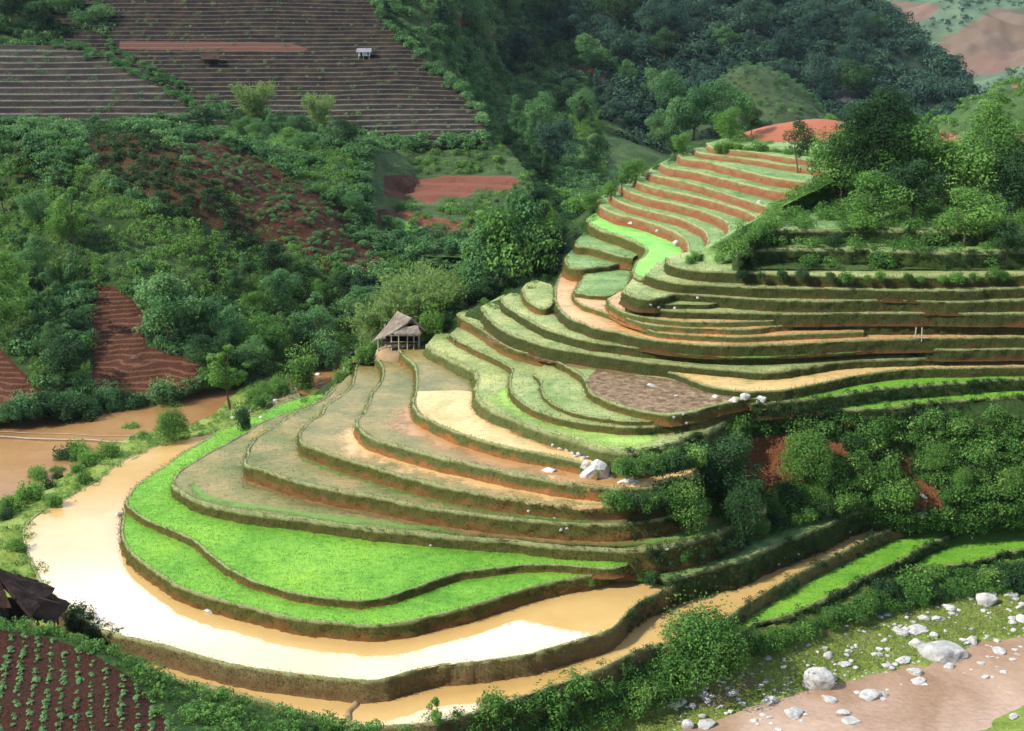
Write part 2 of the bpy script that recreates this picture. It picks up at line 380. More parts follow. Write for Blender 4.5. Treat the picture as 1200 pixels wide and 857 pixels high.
field('x', [(440, 411), (442, 420), (448, 430), (449, 440), (445, 450), (437, 460), (432, 472), (427, 481), (428, 485), (420, 490), (418, 497), (422, 503), (430, 511), (442, 516), (458, 521), (483, 528), (508, 535), (533, 541), (558, 546), (583, 552), (600, 556), (625, 560), (650, 565), (675, 568), (700, 571), (722, 573), (745, 573), (770, 571), (795, 567), (812, 560), (822, 548)],
      [(830, 535), (720, 490), (560, 440), (500, 405), (455, 405)], z['L7'], z['L6'] - .25, 'khaki_wet', 'bank_wet', 0.18, 0.13, 0.08, 'wet brown terrace with a wavy mud bund in front of the hut')
field('x', [(468, 410), (474, 418), (483, 425), (488, 433), (488, 445), (487, 460), (484, 472), (487, 481), (492, 487), (508, 495), (525, 503), (542, 510), (558, 515), (583, 522), (600, 526), (633, 532), (667, 539), (690, 545), (702, 549)],
      [(740, 530), (700, 490), (600, 440), (540, 405), (500, 400)], z['L8'], z['L7'] - .25, 'khaki_wet', 'bank_wet', 0.2, 0.13, 0.08, 'terrace with a bright ochre flooded corner below the lime green step')
field('x', [(500, 404), (512, 412), (530, 421), (543, 427), (555, 434), (561, 444), (558, 455), (559, 464), (568, 474), (583, 483), (600, 489), (617, 497), (650, 508), (683, 518), (700, 524), (717, 527), (742, 528), (758, 527), (775, 523), (792, 517), (800, 514), (815, 507), (833, 503), (855, 491), (885, 478)],
      [(900, 465), (800, 440), (620, 400), (540, 385), (510, 392)], z['L9'], z['L8'] - 2.2, 'pale_green', 'bank_wet', 0.35, 0.05, 0.14, 'lime green grassy step rimmed by shrubs on its right')
field('x', [(527, 392), (537, 400), (555, 409), (575, 418), (590, 426), (600, 433), (599, 440), (597, 450), (600, 461), (610, 471), (625, 480), (650, 489), (683, 496), (708, 499), (733, 501), (758, 501), (783, 499), (800, 497), (817, 495), (833, 490), (850, 484), (870, 480), (886, 476)],
      [(900, 460), (800, 440), (640, 400), (560, 375), (540, 380)], z['L10'], z['L9'] - .25, 'pale_green', 'bank', 0.25, 0.10, 0.09, 'pale green stubble terrace sweeping down beside the lime step')
field('x', [(625, 440), (633, 447), (634, 457), (640, 468), (655, 478), (683, 487), (708, 491), (733, 494), (760, 494), (785, 491), (800, 489), (825, 484), (845, 478), (870, 474)],
      [(890, 455), (800, 440), (700, 430), (640, 425)], z['L10b'], z['L10'] - .2, 'pale_green', 'bank', 0.25, 0.07, 0.07, 'thin pale green step below the brown stubble field')
field('x', [(535, 368), (540, 373), (555, 381), (572, 392), (587, 402), (603, 410), (625, 416), (645, 421), (665, 430), (680, 439), (686, 447), (690, 459), (703, 467), (720, 474), (742, 480), (767, 485), (783, 487), (800, 485), (817, 482), (833, 477), (855, 472), (875, 468), (898, 468)],
      [(905, 440), (800, 420), (640, 395), (580, 355), (555, 355)], z['L11'], z['L10b'] - .3, 'pale_green', 'bank', 0.2, 0.08, 0.09, 'terrace of grey brown stubble with loose pale stones')
# ochre strip and the bright strips to the right
field('x', [(770, 433), (785, 436), (800, 441), (817, 448), (833, 453), (850, 456), (867, 458), (883, 459), (917, 457), (942, 453), (967, 448), (1000, 441), (1040, 435), (1080, 432), (1140, 431), (1200, 430), (1480, 430)],
      [(1480, 415), (1000, 415), (800, 420)], z['L11b'], z['G1'] - .3, 'gold_field', 'bank_hill', 0.2, 0.05, 0.08, 'long ochre strip under the green stepped bank')
field('x', [(880, 474), (905, 472), (940, 469), (967, 466), (1000, 461), (1033, 456), (1067, 453), (1100, 450), (1133, 448), (1200, 444), (1480, 436)],
      [(1480, 425), (1040, 430), (960, 445), (905, 458)], z['G1'], z['G2'] - .3, 'rice', 'bank_dark', 0.15, 0.10, 0.12, 'upper emerald strip on the right with a dark grassy bank')
field('x', [(940, 483), (960, 482), (977, 480), (1005, 480), (1033, 479), (1060, 476), (1083, 473), (1133, 469), (1200, 466), (1480, 460)],
      [(1480, 445), (1100, 452), (1000, 462)], z['G2'], z['G2'] - 1.6, 'rice', 'bank_dark', 0.15, 0.10, 0.15, 'lower emerald strip on the right above the shrubby slope')
field('x', [(563, 360), (567, 366), (573, 374), (587, 385), (600, 392), (617, 398), (642, 406), (658, 409), (683, 413), (717, 418), (750, 423), (800, 428), (833, 431), (867, 434), (888, 436), (917, 435), (942, 431), (967, 427), (1000, 423), (1050, 421), (1085, 420), (1108, 419)],
      [(1110, 412), (900, 400), (700, 385), (620, 350), (590, 345)], z['L12'], z['L11'] - .25, 'pale_green', 'bank_hill', 0.16, 0.10, 0.10, 'long narrow pale terrace above the ochre strip')
field('x', [(586, 350), (592, 358), (608, 369), (625, 379), (642, 387), (658, 392), (675, 397), (700, 402), (720, 404), (747, 408), (797, 413), (847, 417), (890, 417), (940, 414), (990, 410), (1040, 406), (1070, 405), (1080, 409), (1130, 410), (1200, 409), (1480, 408)],
      [(1480, 395), (1000, 390), (750, 380), (660, 335), (620, 332)], z['L13'], z['L12'] - .25, 'pale_green', 'bank_hill', 0.16, 0.10, 0.10, 'long pale terrace just below the ochre steps')
field('x', [(611, 339), (615, 349), (622, 356), (631, 361), (641, 362), (648, 356), (652, 347), (648, 338), (644, 333)],
      [(628, 328), (617, 332)], z['Q0'], z['L13'] - .2, 'pale_green', 'bank', 0.2, 0.12, 0.1, 'small oval pale field on a knob at the edge of the spur')
field('x', [(662, 318), (655, 326), (651, 336), (651, 346), (652, 355), (658, 365), (669, 374), (683, 379), (697, 385), (722, 389), (743, 394), (770, 399), (797, 402), (847, 405), (907, 404), (957, 402), (1007, 399), (1042, 398), (1078, 397), (1130, 396), (1200, 395), (1480, 394)],
      [(1480, 380), (1000, 375), (800, 360), (760, 330), (690, 310)], z['L14'], z['L13'] - .25, 'orange_field', 'bank_hill', 0.16, 0.10, 0.10, 'lowest of the ochre steps on the right')
field('x', [(672, 344), (674, 351), (683, 358), (698, 363), (713, 368), (728, 374), (743, 381), (760, 387), (780, 391), (847, 395), (880, 395), (940, 392), (990, 390), (1012, 389)],
      [(1010, 382), (800, 360), (760, 330), (690, 322)], z['L15'], z['L14'] - .2, 'orange_field', 'bank_wet', 0.16, 0.08, 0.06, 'second ochre step')
field('x', [(715, 362), (727, 370), (743, 376), (763, 381), (800, 384), (847, 386), (880, 386), (907, 383), (928, 381)],
      [(920, 372), (800, 355), (740, 350)], z['L16'], z['L15'] - .2, 'orange_field', 'bank_wet', 0.16, 0.08, 0.06, 'third ochre step')
field('x', [(712, 350), (716, 358), (733, 367), (763, 373), (800, 377), (847, 378), (880, 377), (907, 376)],
      [(905, 368), (800, 345), (740, 335)], z['L17'], z['L16'] - .3, 'orange_field', 'bank_wet', 0.16, 0.08, 0.06, 'topmost ochre step')
field('x', [(905, 379), (925, 379), (945, 380), (982, 381), (1040, 381), (1100, 381), (1200, 381), (1480, 380)],
      [(1480, 366), (1000, 360), (930, 365)], z['A2'], z['L14'] - .3, 'green_tread', 'bank_hill', 0.14, 0.12, 0.10, 'narrow green step at the far right')
field('x', [(735, 357), (747, 361), (772, 363), (797, 365), (830, 366), (880, 367), (940, 368), (1000, 367), (1083, 367), (1188, 368), (1480, 369)],
      [(1480, 350), (1000, 340), (800, 330), (752, 335)], z['A'], z['L16'] - .1, 'pale_green', 'bank_hill', 0.14, 0.12, 0.10, 'narrow green step over the ochre ones')
field('x', [(745, 352), (755, 355), (775, 357), (797, 357), (830, 357), (852, 353)],
      [(840, 345), (760, 335)], z['B'], z['A'] - .2, 'pale_green', 'bank_hill', 0.14, 0.10, 0.10, 'short green step')
field('x', [(730, 341), (742, 348), (760, 351), (777, 349), (790, 345), (805, 345), (838, 347), (880, 350), (907, 352), (973, 353), (1040, 352), (1117, 354), (1200, 352), (1480, 350)],
      [(1480, 335), (1000, 325), (800, 318), (745, 322)], z['C'], z['A'] - .2, 'pale_green', 'bank_hill', 0.14, 0.12, 0.10, 'green step reaching left below the bright field')
field('x', [(757, 322), (767, 326), (788, 331), (805, 333), (847, 335), (880, 337), (940, 338), (1040, 340), (1100, 341), (1150, 340), (1185, 338), (1480, 334)],
      [(1480, 315), (1000, 308), (800, 304), (770, 308)], z['D'], z['C'] - .2, 'pale_green', 'bank_hill', 0.14, 0.12, 0.10, 'second green step from the top')
field('x', [(780, 303), (783, 309), (797, 314), (822, 318), (847, 319), (890, 321), (940, 323), (1027, 325), (1100, 325), (1200, 323), (1480, 318)],
      [(1480, 300), (1000, 285), (880, 290), (800, 296)], z['E'], z['D'] - .2, 'pale_green', 'bank_hill', 0.14, 0.12, 0.10, 'topmost green step under the shrubs')
field('x', [(862, 302), (874, 295), (930, 292), (1000, 293), (1080, 295), (1150, 296), (1480, 292)], [(1480, 274), (1000, 270), (890, 274)], z_above(z['E'], 293, 313), z['E'] - .4, 'green_tread', 'bank_dark', 0.14, 0.12, 0.2, 'overgrown narrow step in the shrubs, the lower one')
field('x', [(880, 280), (892, 273), (940, 270), (1000, 269), (1060, 270), (1130, 272), (1480, 268)], [(1480, 252), (1000, 248), (910, 252)], z_above(z_above(z['E'], 293, 313), 270, 286), z['E'] + .6, 'green_tread', 'bank_dark', 0.14, 0.12, 0.2, 'overgrown narrow step in the shrubs, the upper one')
# green flats at the upper left of the spur
field('x', [(692, 312), (684, 324), (677, 337), (675, 343), (690, 346), (712, 347), (722, 344), (738, 338)],
      [(760, 322), (740, 300), (705, 300)], z['Q1'], z['L15'] - .3, 'green_tread', 'bank', 0.3, 0.05, 0.1, 'small sloping green field beside the ochre steps')
field('x', [(664, 299), (663, 308), (668, 313), (680, 315), (700, 313), (718, 311), (735, 306)],
      [(745, 300), (720, 280), (680, 284)], z['Q2'], z['Q2'] - 1.6, 'green_tread', 'bank', 0.2, 0.08, 0.1, 'small green field near the edge of the trees')
field('x', [(674, 283), (676, 289), (690, 290), (710, 295), (727, 300), (742, 302)],
      [(760, 290), (740, 265), (695, 262)], z['Q3'], z['Q2'] - .5, 'green_tread', 'bank', 0.2, 0.08, 0.1, 'narrow green tread under the bright field')
field('x', [(688, 256), (693, 263), (710, 271), (730, 277), (748, 285), (758, 292), (755, 300), (746, 307), (742, 316), (745, 323), (753, 326), (765, 323), (775, 316), (782, 305)],
      [(810, 290), (800, 270), (750, 250), (710, 245), (697, 250)], z['R0'], z['Q2'] - .3, 'rice_far', 'bank', 0.25, 0.08, 0.1, 'bright green hooked field in front of the red stepped slope')
RT = [('R1', [(700, 233), (703, 240), (713, 247), (727, 252), (743, 255), (760, 260), (777, 266), (793, 273), (805, 282), (807, 290), (803, 300), (790, 308)], [(850, 290), (850, 268), (760, 236), (715, 224)]),
      ('R2', [(714, 226), (720, 233), (735, 240), (760, 247), (793, 255), (810, 262), (825, 270), (830, 280), (826, 292), (815, 300)], [(860, 290), (860, 262), (780, 232), (728, 216)]),
      ('R3', [(727, 216), (734, 223), (760, 232), (793, 239), (815, 245), (835, 252), (851, 260), (854, 270), (848, 282)], [(890, 262), (880, 250), (790, 222), (742, 208)]),
      ('R4', [(743, 208), (748, 214), (767, 220), (783, 224), (817, 231), (850, 240), (875, 248), (886, 256), (884, 266)], [(910, 255), (900, 240), (800, 212), (758, 200)]),
      ('R5', [(758, 200), (764, 205), (783, 209), (817, 217), (850, 227), (875, 235), (900, 243), (915, 251)], [(940, 240), (900, 225), (800, 202), (774, 191)]),
      ('R6', [(774, 191), (781, 196), (800, 199), (817, 202), (850, 210), (883, 218), (905, 223), (935, 228)], [(960, 225), (900, 205), (820, 190), (794, 182)]),
      ('R7', [(794, 181), (801, 186), (825, 189), (850, 195), (880, 202), (905, 208), (940, 213), (965, 216)], [(985, 210), (900, 190), (840, 180), (812, 175)]),
      ('R8', [(812, 174), (819, 179), (840, 182), (858, 184), (880, 187), (905, 191), (950, 198), (992, 205)], [(1010, 195), (900, 178), (845, 170)]),
      ('R9', [(828, 168), (834, 173), (850, 175), (867, 177), (890, 179), (905, 182), (950, 188), (995, 194)], [(1030, 185), (1010, 165), (900, 160), (850, 162)])]
prev = 'R0'
for nme, rim, clo in RT:
    field('x', rim, clo, z[nme], z[prev] - .3, 'green_tread', 'bank_red', 0.22, 0.10, 0.10, 'red earth step with a green tread, number %s from the bottom of the red slope' % ['one','two','three','four','five','six','seven','eight','nine'][int(nme[1]) - 1], tufts=0.25); prev = nme
# grassy path under the long hedge bank and the two emerald strips by the river
field('x', [(735, 664), (748, 668), (765, 674), (782, 679), (798, 676), (822, 669), (842, 663), (867, 657), (900, 642), (925, 633), (942, 626), (967, 616), (983, 608), (1008, 598), (1033, 593), (1052, 592), (1070, 590)],
      [(1070, 575), (1000, 570), (880, 600), (760, 630)], z['K'], z['L0'] - .2, 'green_tread', 'bank_dark', 0.12, 0.08, 0.14, 'grassy path along the top of the dark bank over the brown paddy')
field('x', [(835, 752), (848, 752), (860, 747), (883, 732), (910, 725), (933, 718), (967, 701), (990, 689), (1017, 674), (1053, 658), (1083, 641), (1112, 629)],
      [(1120, 620), (1085, 608), (1000, 636), (930, 670), (870, 706)], z['S1'], z['S1'] - 1.8, 'rice', 'bank_dark', 0.2, 0.12, 0.14, 'long emerald rice strip between the brown paddy and the riverside shrubs')
field('x', [(1065, 668), (1085, 665), (1110, 663), (1133, 661), (1167, 652), (1200, 645), (1480, 622)],
      [(1480, 590), (1200, 612), (1150, 618), (1100, 640)], z['S2'], z['S2'] - 1.8, 'rice', 'bank_dark', 0.2, 0.12, 0.14, 'emerald rice field at the right edge above the boulders')

# overlay sheets lying a few millimetres on the fields
def sheet(poly, zz, top, label, n=0.012):
    P = resample([atz(x, y, zz) for x, y in poly + poly[:1]], 0.5)
    P[:, 2] = zz + n; pts = [tuple(p) for p in P[:-1]]
    o = link('terrace_field', poly_mesh('terrace_field', pts), M[top]); tag(o, label, kind='structure'); return o
sheet([(489, 459), (520, 458), (551, 459), (553, 468), (560, 474), (575, 484), (600, 500), (640, 514), (680, 528), (702, 541), (695, 545), (667, 537), (633, 530), (600, 524), (558, 513), (525, 501), (500, 490), (489, 476)], z['L8'], 'gold_field', 'bright ochre flooded corner of the terrace')
sheet([(700, 432), (730, 438), (780, 444), (830, 455), (860, 463), (850, 470), (817, 479), (783, 484), (750, 480), (722, 472), (700, 464), (691, 456), (689, 444)], z['L11'], 'stubble', 'grey brown stubble patch with clods')

def mat_wash(name, c1, c2, rough=.5):
    """wet silt thinning out over the field: opaque at the foot of the bank, gone at its outer edge"""
    m, nt, b, o = new_mat(name); t = attr(nt, 't'); n1 = tex(nt, .5, 5, .7); n2 = tex(nt, 3.5, 4, .7)
    nt.links.new(mix(nt, n2, c1, c2), b.inputs['Base Color']); b.inputs['Roughness'].default_value = rough; b.inputs['Specular IOR Level'].default_value = .25
    f = mth(nt, 'ADD', t, mth(nt, 'ADD', mth(nt, 'MULTIPLY', mth(nt, 'SUBTRACT', n1, .5), 1.6), mth(nt, 'MULTIPLY', mth(nt, 'SUBTRACT', n2, .5), .5)))
    nt.links.new(ramp(nt, f, [(.35, 1.0), (.85, 0.0)]), b.inputs['Alpha']); return m
M['wash_orange'] = mat_wash('orange_silt', (.36, .18, .065), (.50, .29, .115)); M['wash_gold'] = mat_wash('ochre_silt', (.52, .33, .12), (.66, .45, .20)); M['wash_brown'] = mat_wash('brown_silt', (.20, .125, .05), (.30, .20, .085)); M['wash_lime'] = mat_wash('lime_grass_margin', (.20, .40, .05), (.38, .50, .13), .9)
M['wash_green'] = mat_wash('green_margin', (.09, .19, .035), (.17, .28, .06), .9)
WN = [0]
def wash(rim, zu, zl, width, mat, label, inner=-.6, batter=.2):
    """strip on level zl along the foot of the bank whose rim (level zu) is given"""
    R = resample([atz(x, y, zu) for x, y in rim], .5); n = len(R); T = np.gradient(R[:, :2], axis=0); T /= np.linalg.norm(T, axis=1)[:, None] + 1e-9
    N = np.stack([T[:, 1], -T[:, 0]], 1); k = np.ones(9) / 9; Np = np.vstack([N[:1]] * 4 + [N] + [N[-1:]] * 4); N = np.stack([np.convolve(Np[:, 0], k, 'valid'), np.convolve(Np[:, 1], k, 'valid')], 1)
    WN[0] += 1; V = np.empty((n, 7, 3)); A = np.empty((n, 7)); endf = np.minimum(1, np.minimum(np.arange(n), np.arange(n)[::-1]) / 8.0)
    for j in range(7):
        f = j / 6; V[:, j, :2] = R[:, :2] + N * ((inner + (width - inner) * f * (endf * .9 + .1))[:, None]); V[:, j, 2] = zl + .010 + .0012 * (WN[0] % 5); A[:, j] = np.maximum(f, 1 - endf)
    q = grid_faces(n, 7); me = quads_mesh('silt', V.reshape(-1, 3), q, {'t': A.reshape(-1)}); 
    if me.polygons[3].normal.z < 0: me.flip_normals()
    tag(link('silt', me, M[mat]), label, kind='structure')
r7 = [(427, 481), (420, 490), (418, 497), (422, 503), (430, 511), (442, 516), (458, 521), (483, 528), (508, 535), (533, 541), (558, 546), (583, 552), (600, 556), (625, 560), (650, 565), (675, 568), (700, 571), (722, 573), (770, 571)]
wash(r7, z['L7'], z['L6'], 3.0, 'wash_gold', 'ochre silt along the foot of the bank, under the wavy bund')
r8 = [(487, 460), (484, 472), (487, 481), (492, 487), (508, 495), (525, 503), (542, 510), (558, 515), (583, 522), (600, 526), (633, 532), (667, 539), (702, 549), (760, 552)]
wash(r8, z['L8'], z['L7'], 3.4, 'wash_orange', 'orange silt along the foot of the bank below the ochre corner')
sheet([(640, 556), (700, 560), (740, 563), (815, 550), (808, 560), (780, 568), (745, 571), (722, 571), (690, 567), (650, 562)], z['L7'], 'gold_field', 'ochre flooded tip of the terrace among the boulders')
r5 = [(291, 533), (287, 541), (290, 546), (300, 549), (313, 553), (342, 563), (375, 571), (425, 580), (475, 590), (542, 601), (600, 608), (667, 614), (733, 614), (790, 604)]
wash(r5, z['L5'], z['L4'], 1.6, 'wash_brown', 'brown wet soil along the bank foot')
wash([(355, 508), (353, 518), (360, 523), (385, 532), (425, 544), (475, 559), (525, 572), (575, 581), (633, 588), (700, 592), (745, 588)], z['L6'], z['L5'], 1.2, 'wash_green', 'green weeds along the bank foot')
wash([(203, 563), (217, 580), (250, 593), (317, 604), (400, 615), (500, 626), (600, 634), (700, 643), (783, 639), (850, 621), (898, 598)], z['L4'] , z['L4'] - .0, .1, 'wash_green', 'grassy rim', inner=-1.6)
wash([(561, 450), (559, 464), (568, 474), (583, 483), (600, 489), (617, 497), (650, 508), (683, 518), (700, 524), (717, 527), (742, 528), (758, 527), (775, 523), (792, 517), (815, 507)], z['L9'], z['L9'], .1, 'wash_lime', 'lime green grass along the edge of the step', inner=-3.6)
wash([(561, 450), (559, 464), (568, 474), (583, 483), (600, 489), (617, 497), (650, 508), (683, 518), (700, 524)], z['L9'], z['L8'], 1.0, 'wash_orange', 'orange wet soil along the ochre corner', inner=-.5)
wash([(567, 366), (587, 385), (617, 398), (658, 409), (717, 418), (780, 427)], z['L12'], z['L11'], 1.6, 'wash_brown', 'brown soil along the bank foot')
wash([(655, 365), (683, 379), (722, 389), (797, 402), (880, 406), (957, 402), (1042, 398)], z['L14'], z['L13'], .8, 'wash_green', 'green weeds along the bank foot')
# ------------------------------------------------------------------ sloping land: lofted sheets
def mat_hill(name, g1, g2, g3, s1, s2, scale=0.12, furrow=0.0):
    m, nt, b, o = new_mat(name)
    n1 = tex(nt, scale, 5, 0.65); n2 = tex(nt, 2.2, 5, 0.75); n3 = tex(nt, 7.0, 4, 0.7)
    f = mth(nt, 'ADD', mth(nt, 'MULTIPLY', n1, 0.5), mth(nt, 'MULTIPLY', n2, 0.5))
    g = ramp(nt, f, [(0.36, g1), (0.5, g2), (0.64, g3)])
    sf = mth(nt, 'ADD', attr(nt, 'soil'), mth(nt, 'MULTIPLY', mth(nt, 'SUBTRACT', n2, 0.5), 1.1))
    sc = ramp(nt, n3, [(0.35, s1), (0.65, s2)])
    if furrow:
        sx = nn(nt, 'ShaderNodeSeparateXYZ'); nt.links.new(wpos(nt), sx.inputs[0])
        wz = mth(nt, 'ADD', mth(nt, 'MULTIPLY', sx.outputs[2], furrow), mth(nt, 'MULTIPLY', n2, 1.2))
        w = mth(nt, 'SINE', wz)
        fr = ramp(nt, w, [(0.3, 0.0), (0.9, 1.0)])
        sc = mix(nt, mth(nt, 'MULTIPLY', mth(nt, 'MULTIPLY', fr, 0.4), ramp(nt, attr(nt, 'soil'), [(0.88, 0.0), (0.94, 1.0)])), sc, (s2[0] * 2.1, s2[1] * 2.5, s2[2] * 2.5))
    c = mix(nt, ramp(nt, sf, [(0.42, 0.0), (0.62, 1.0)]), g, sc)
    br = mth(nt, 'ADD', attr(nt, 'bright'), mth(nt, 'MULTIPLY', mth(nt, 'SUBTRACT', n2, 0.5), 0.5))
    c = mix(nt, ramp(nt, br, [(0.42, 0.0), (0.6, 1.0)]), c, mix(nt, n3, (0.10, 0.26, 0.05), (0.2, 0.42, 0.1)))
    nt.links.new(c, b.inputs['Base Color']); b.inputs['Roughness'].default_value = 0.95; b.inputs['Specular IOR Level'].default_value = 0.1
    bump(nt, b, mth(nt, 'ADD', n2, mth(nt, 'MULTIPLY', n3, .4)), 0.9, 0.5); return m

M['hill_left'] = mat_hill('shaded_valley_slope', (0.022, 0.050, 0.018), (0.055, 0.105, 0.032), (0.13, 0.18, 0.06), (0.045, 0.018, 0.012), (0.155, 0.066, 0.036), furrow=15.0)
M['hill_terr'] = None
M['hill_right'] = mat_hill('grassy_hill', (0.035, 0.075, 0.020), (0.07, 0.13, 0.035), (0.13, 0.20, 0.06), (0.30, 0.12, 0.06), (0.45, 0.19, 0.10))
M['hill_steps_green'] = mat_hill('overgrown_steps', (0.025, 0.055, 0.018), (0.06, 0.11, 0.035), (0.13, 0.18, 0.065), (0.16, 0.06, 0.036), (0.28, 0.11, 0.065))
M['hill_knoll'] = mat_hill('grassy_knoll', (0.03, 0.055, 0.02), (0.06, 0.095, 0.035), (0.11, 0.145, 0.055), (0.30, 0.12, 0.06), (0.45, 0.19, 0.10))
M['dome'] = mat_hill('red_earth_dome', (0.06, 0.12, 0.04), (0.12, 0.20, 0.07), (0.2, 0.28, 0.1), (0.40, 0.13, 0.065), (0.50, 0.18, 0.09))
M['hill_mtn'] = mat_hill('wooded_mountain', (0.012, 0.026, 0.020), (0.024, 0.048, 0.030), (0.045, 0.08, 0.045), (0.10, 0.10, 0.11), (0.17, 0.17, 0.19))
M['hill_far'] = mat_hill('far_red_hills', (0.06, 0.12, 0.07), (0.11, 0.17, 0.095), (0.17, 0.22, 0.13), (0.13, 0.085, 0.06), (0.25, 0.15, 0.105), scale=0.05)
M['slope_w'] = mat_hill('scrub_slope', (0.018, 0.040, 0.012), (0.038, 0.075, 0.020), (0.075, 0.12, 0.03), (0.17, 0.065, 0.032), (0.30, 0.12, 0.055))
M['riverbank'] = mat_hill('riverbank_grass', (0.14, 0.21, 0.035), (0.25, 0.34, 0.065), (0.38, 0.44, 0.14), (0.24, 0.16, 0.10), (0.40, 0.30, 0.2), scale=0.5)
M['crop'] = mat_hill('dark_red_crop_soil', (0.020, 0.050, 0.012), (0.04, 0.085, 0.02), (0.07, 0.13, 0.03), (0.036, 0.014, 0.008), (0.085, 0.034, 0.019), scale=0.5)
M['silt'] = mat_soil('dark_silt', [(0.3, (0.10, 0.07, 0.045)), (0.7, (0.25, 0.18, 0.12))])

LOFT = {}
PAINT = {}
def loft(key, name, rows, nu, nv, mat, amp=0.5, scale=0.12, label=None, paint=(), vmode='z', stair=None, cat=None):
    ctrl = np.array([[atz(p[0], p[1], p[2]) if vmode == 'z' else atd(p[0], p[1], p[2]) for p in r] for r in rows])
    a = np.stack([catmull(r, nv) for r in ctrl]); G = np.stack([catmull(a[:, j], nu) for j in range(nv)], 1)
    P = G.reshape(-1, 3)
    P[:, 2] += fbm(P, scale, 4, 1.7) * amp + fbm(P, scale * 5, 3, 5.0) * amp * 0.22
    if stair:
        step, lo = stair
        wob = fbm(np.c_[P[:, :2], np.zeros(len(P))], 0.03, 2, 8.0) * step * 0.5
        q = (P[:, 2] - wob) / step; k = np.floor(q); f = q - k
        f2 = np.where(f < lo, f / lo * 0.10, 0.10 + (f - lo) / (1 - lo) * 0.90)
        P[:, 2] = (k + f2) * step + wob
    A = {'soil': np.zeros(len(P)), 'bright': np.zeros(len(P))}
    if stair: A['lip'] = np.where((f > lo * .45) & (f < lo + .12), 1.0, 0.0)
    px, py = project(P)
    for at, poly, v in paint: A[at] = np.where(inpoly(px, py, poly), v, A[at])
    for kk in A:
        g = A[kk].reshape(nu, nv); g2 = g.copy()
        g2[1:-1, 1:-1] = (g[1:-1, 1:-1] * 2 + g[:-2, 1:-1] + g[2:, 1:-1] + g[1:-1, :-2] + g[1:-1, 2:]) / 6; A[kk] = g2.ravel()
    q = grid_faces(nu, nv)
    n0 = np.cross(P[q[:, 1]] - P[q[:, 0]], P[q[:, 3]] - P[q[:, 0]])
    if n0[:, 2].mean() < 0: q = q[:, ::-1]; n0 = -n0
    me = quads_mesh(name, P, q, A, True); o = link(name, me, mat); tag(o, label, cat, kind='structure')
    area = np.linalg.norm(n0, axis=1); C = P[q].mean(1)
    LOFT[key] = dict(P=P, q=q, area=area, C=C, N=n0 / (area[:, None] + 1e-9))
    SURF.append((P.tolist(), q.tolist())); return o

def dcols(px, pys, ds): return [(x, y, d) for x, y, d in zip(px, pys, ds)]

# left valley side and the valley behind the spur
c = [-200, 0, 120, 220, 300, 400, 500, 600, 720, 830]
RED = [(205, 165), (262, 165), (330, 200), (400, 240), (448, 300), (440, 325), (395, 312), (352, 296), (325, 275), (280, 240), (240, 210)]
paintA = [('soil', [(90, 140), (180, 150), (330, 250), (340, 300), (250, 270), (150, 220), (80, 180)], 0.58), ('soil', [(0, 170), (60, 165), (110, 190), (60, 215), (0, 215)], .45), ('soil', RED, 0.85), ('soil', [(340, 255), (400, 262), (430, 300), (420, 330), (380, 318)], .7), ('soil', [(107, 334), (135, 336), (160, 355), (172, 375), (170, 405), (207, 416), (236, 426), (232, 448), (175, 470), (107, 474)], 1.0),
          ('soil', [(-80, 400), (0, 408), (40, 450), (62, 478), (0, 492), (-80, 500)], 0.95),
          ('soil', [(448, 206), (610, 203), (600, 222), (548, 240), (500, 246), (450, 228)], 0.85), ('soil', [(440, 243), (480, 248), (540, 268), (520, 278), (440, 262)], 0.75),
          ('bright', [(440, 250), (470, 256), (496, 266), (490, 273), (455, 264)], 1.0), ('bright', [(0, 270), (60, 300), (95, 330), (60, 350), (0, 345)], 0.45),
          ('soil', [(508, 5), (560, 22), (590, 48), (570, 50), (520, 25)], 0.8), ('soil', [(660, 78), (700, 78), (740, 100), (790, 122), (775, 130), (720, 118), (690, 100)], 0.95),
          ('soil', [(245, 132), (275, 140), (290, 165), (262, 166)], 0.8), ('soil', [(575, 145), (590, 150), (600, 170), (590, 172)], 0.8), ('soil', [(-50, 195), (30, 185), (45, 200), (-50, 215)], .5)]
loft('A', 'hillside', [
    [(-200, 545, 139), (0, 502, 136), (120, 489, 141), (220, 470, 147), (300, 452, 153), (400, 424, 163), (500, 372, 182), (600, 325, 205), (720, 268, 245), (830, 250, 250)],
    dcols(c, [505, 470, 465, 455, 432, 395, 350, 310, 250, 232], [142, 143, 146, 148, 156, 170, 188, 215, 260, 275]),
    dcols(c, [430, 400, 400, 400, 380, 340, 290, 260, 215, 212], [155, 155, 157, 160, 168, 182, 205, 235, 290, 310]),
    dcols(c, [340, 330, 335, 330, 320, 290, 250, 215, 185, 198], [170, 170, 168, 172, 180, 195, 225, 265, 320, 345]),
    dcols(c, [245, 240, 245, 240, 240, 225, 205, 180, 150, 188], [185, 185, 183, 188, 196, 212, 245, 300, 360, 390]),
    dcols(c, [160, 160, 158, 162, 175, 172, 170, 150, 110, 170], [200, 200, 205, 208, 217, 235, 262, 330, 400, 440]),
    dcols(c, [135, 136, 142, 152, 160, 163, 165, 110, 60, 140], [215, 234, 252, 262, 268, 272, 277, 370, 440, 490]),
    dcols(c, [63, 63, 65, 67, 67, 66, 65, 50, 20, 90], [262, 282, 300, 308, 312, 314, 316, 420, 490, 540]),
    dcols(c, [-40] * 9 + [30], [310, 315, 330, 345, 350, 354, 360, 480, 560, 620]),
    dcols(c, [-150] * 9 + [-60], [370, 370, 370, 380, 390, 400, 420, 560, 660, 700])], 330, 300, M['hill_left'], 1.6, 0.06, 'dark scrubby valley side with red earth slides', paintA, 'd')

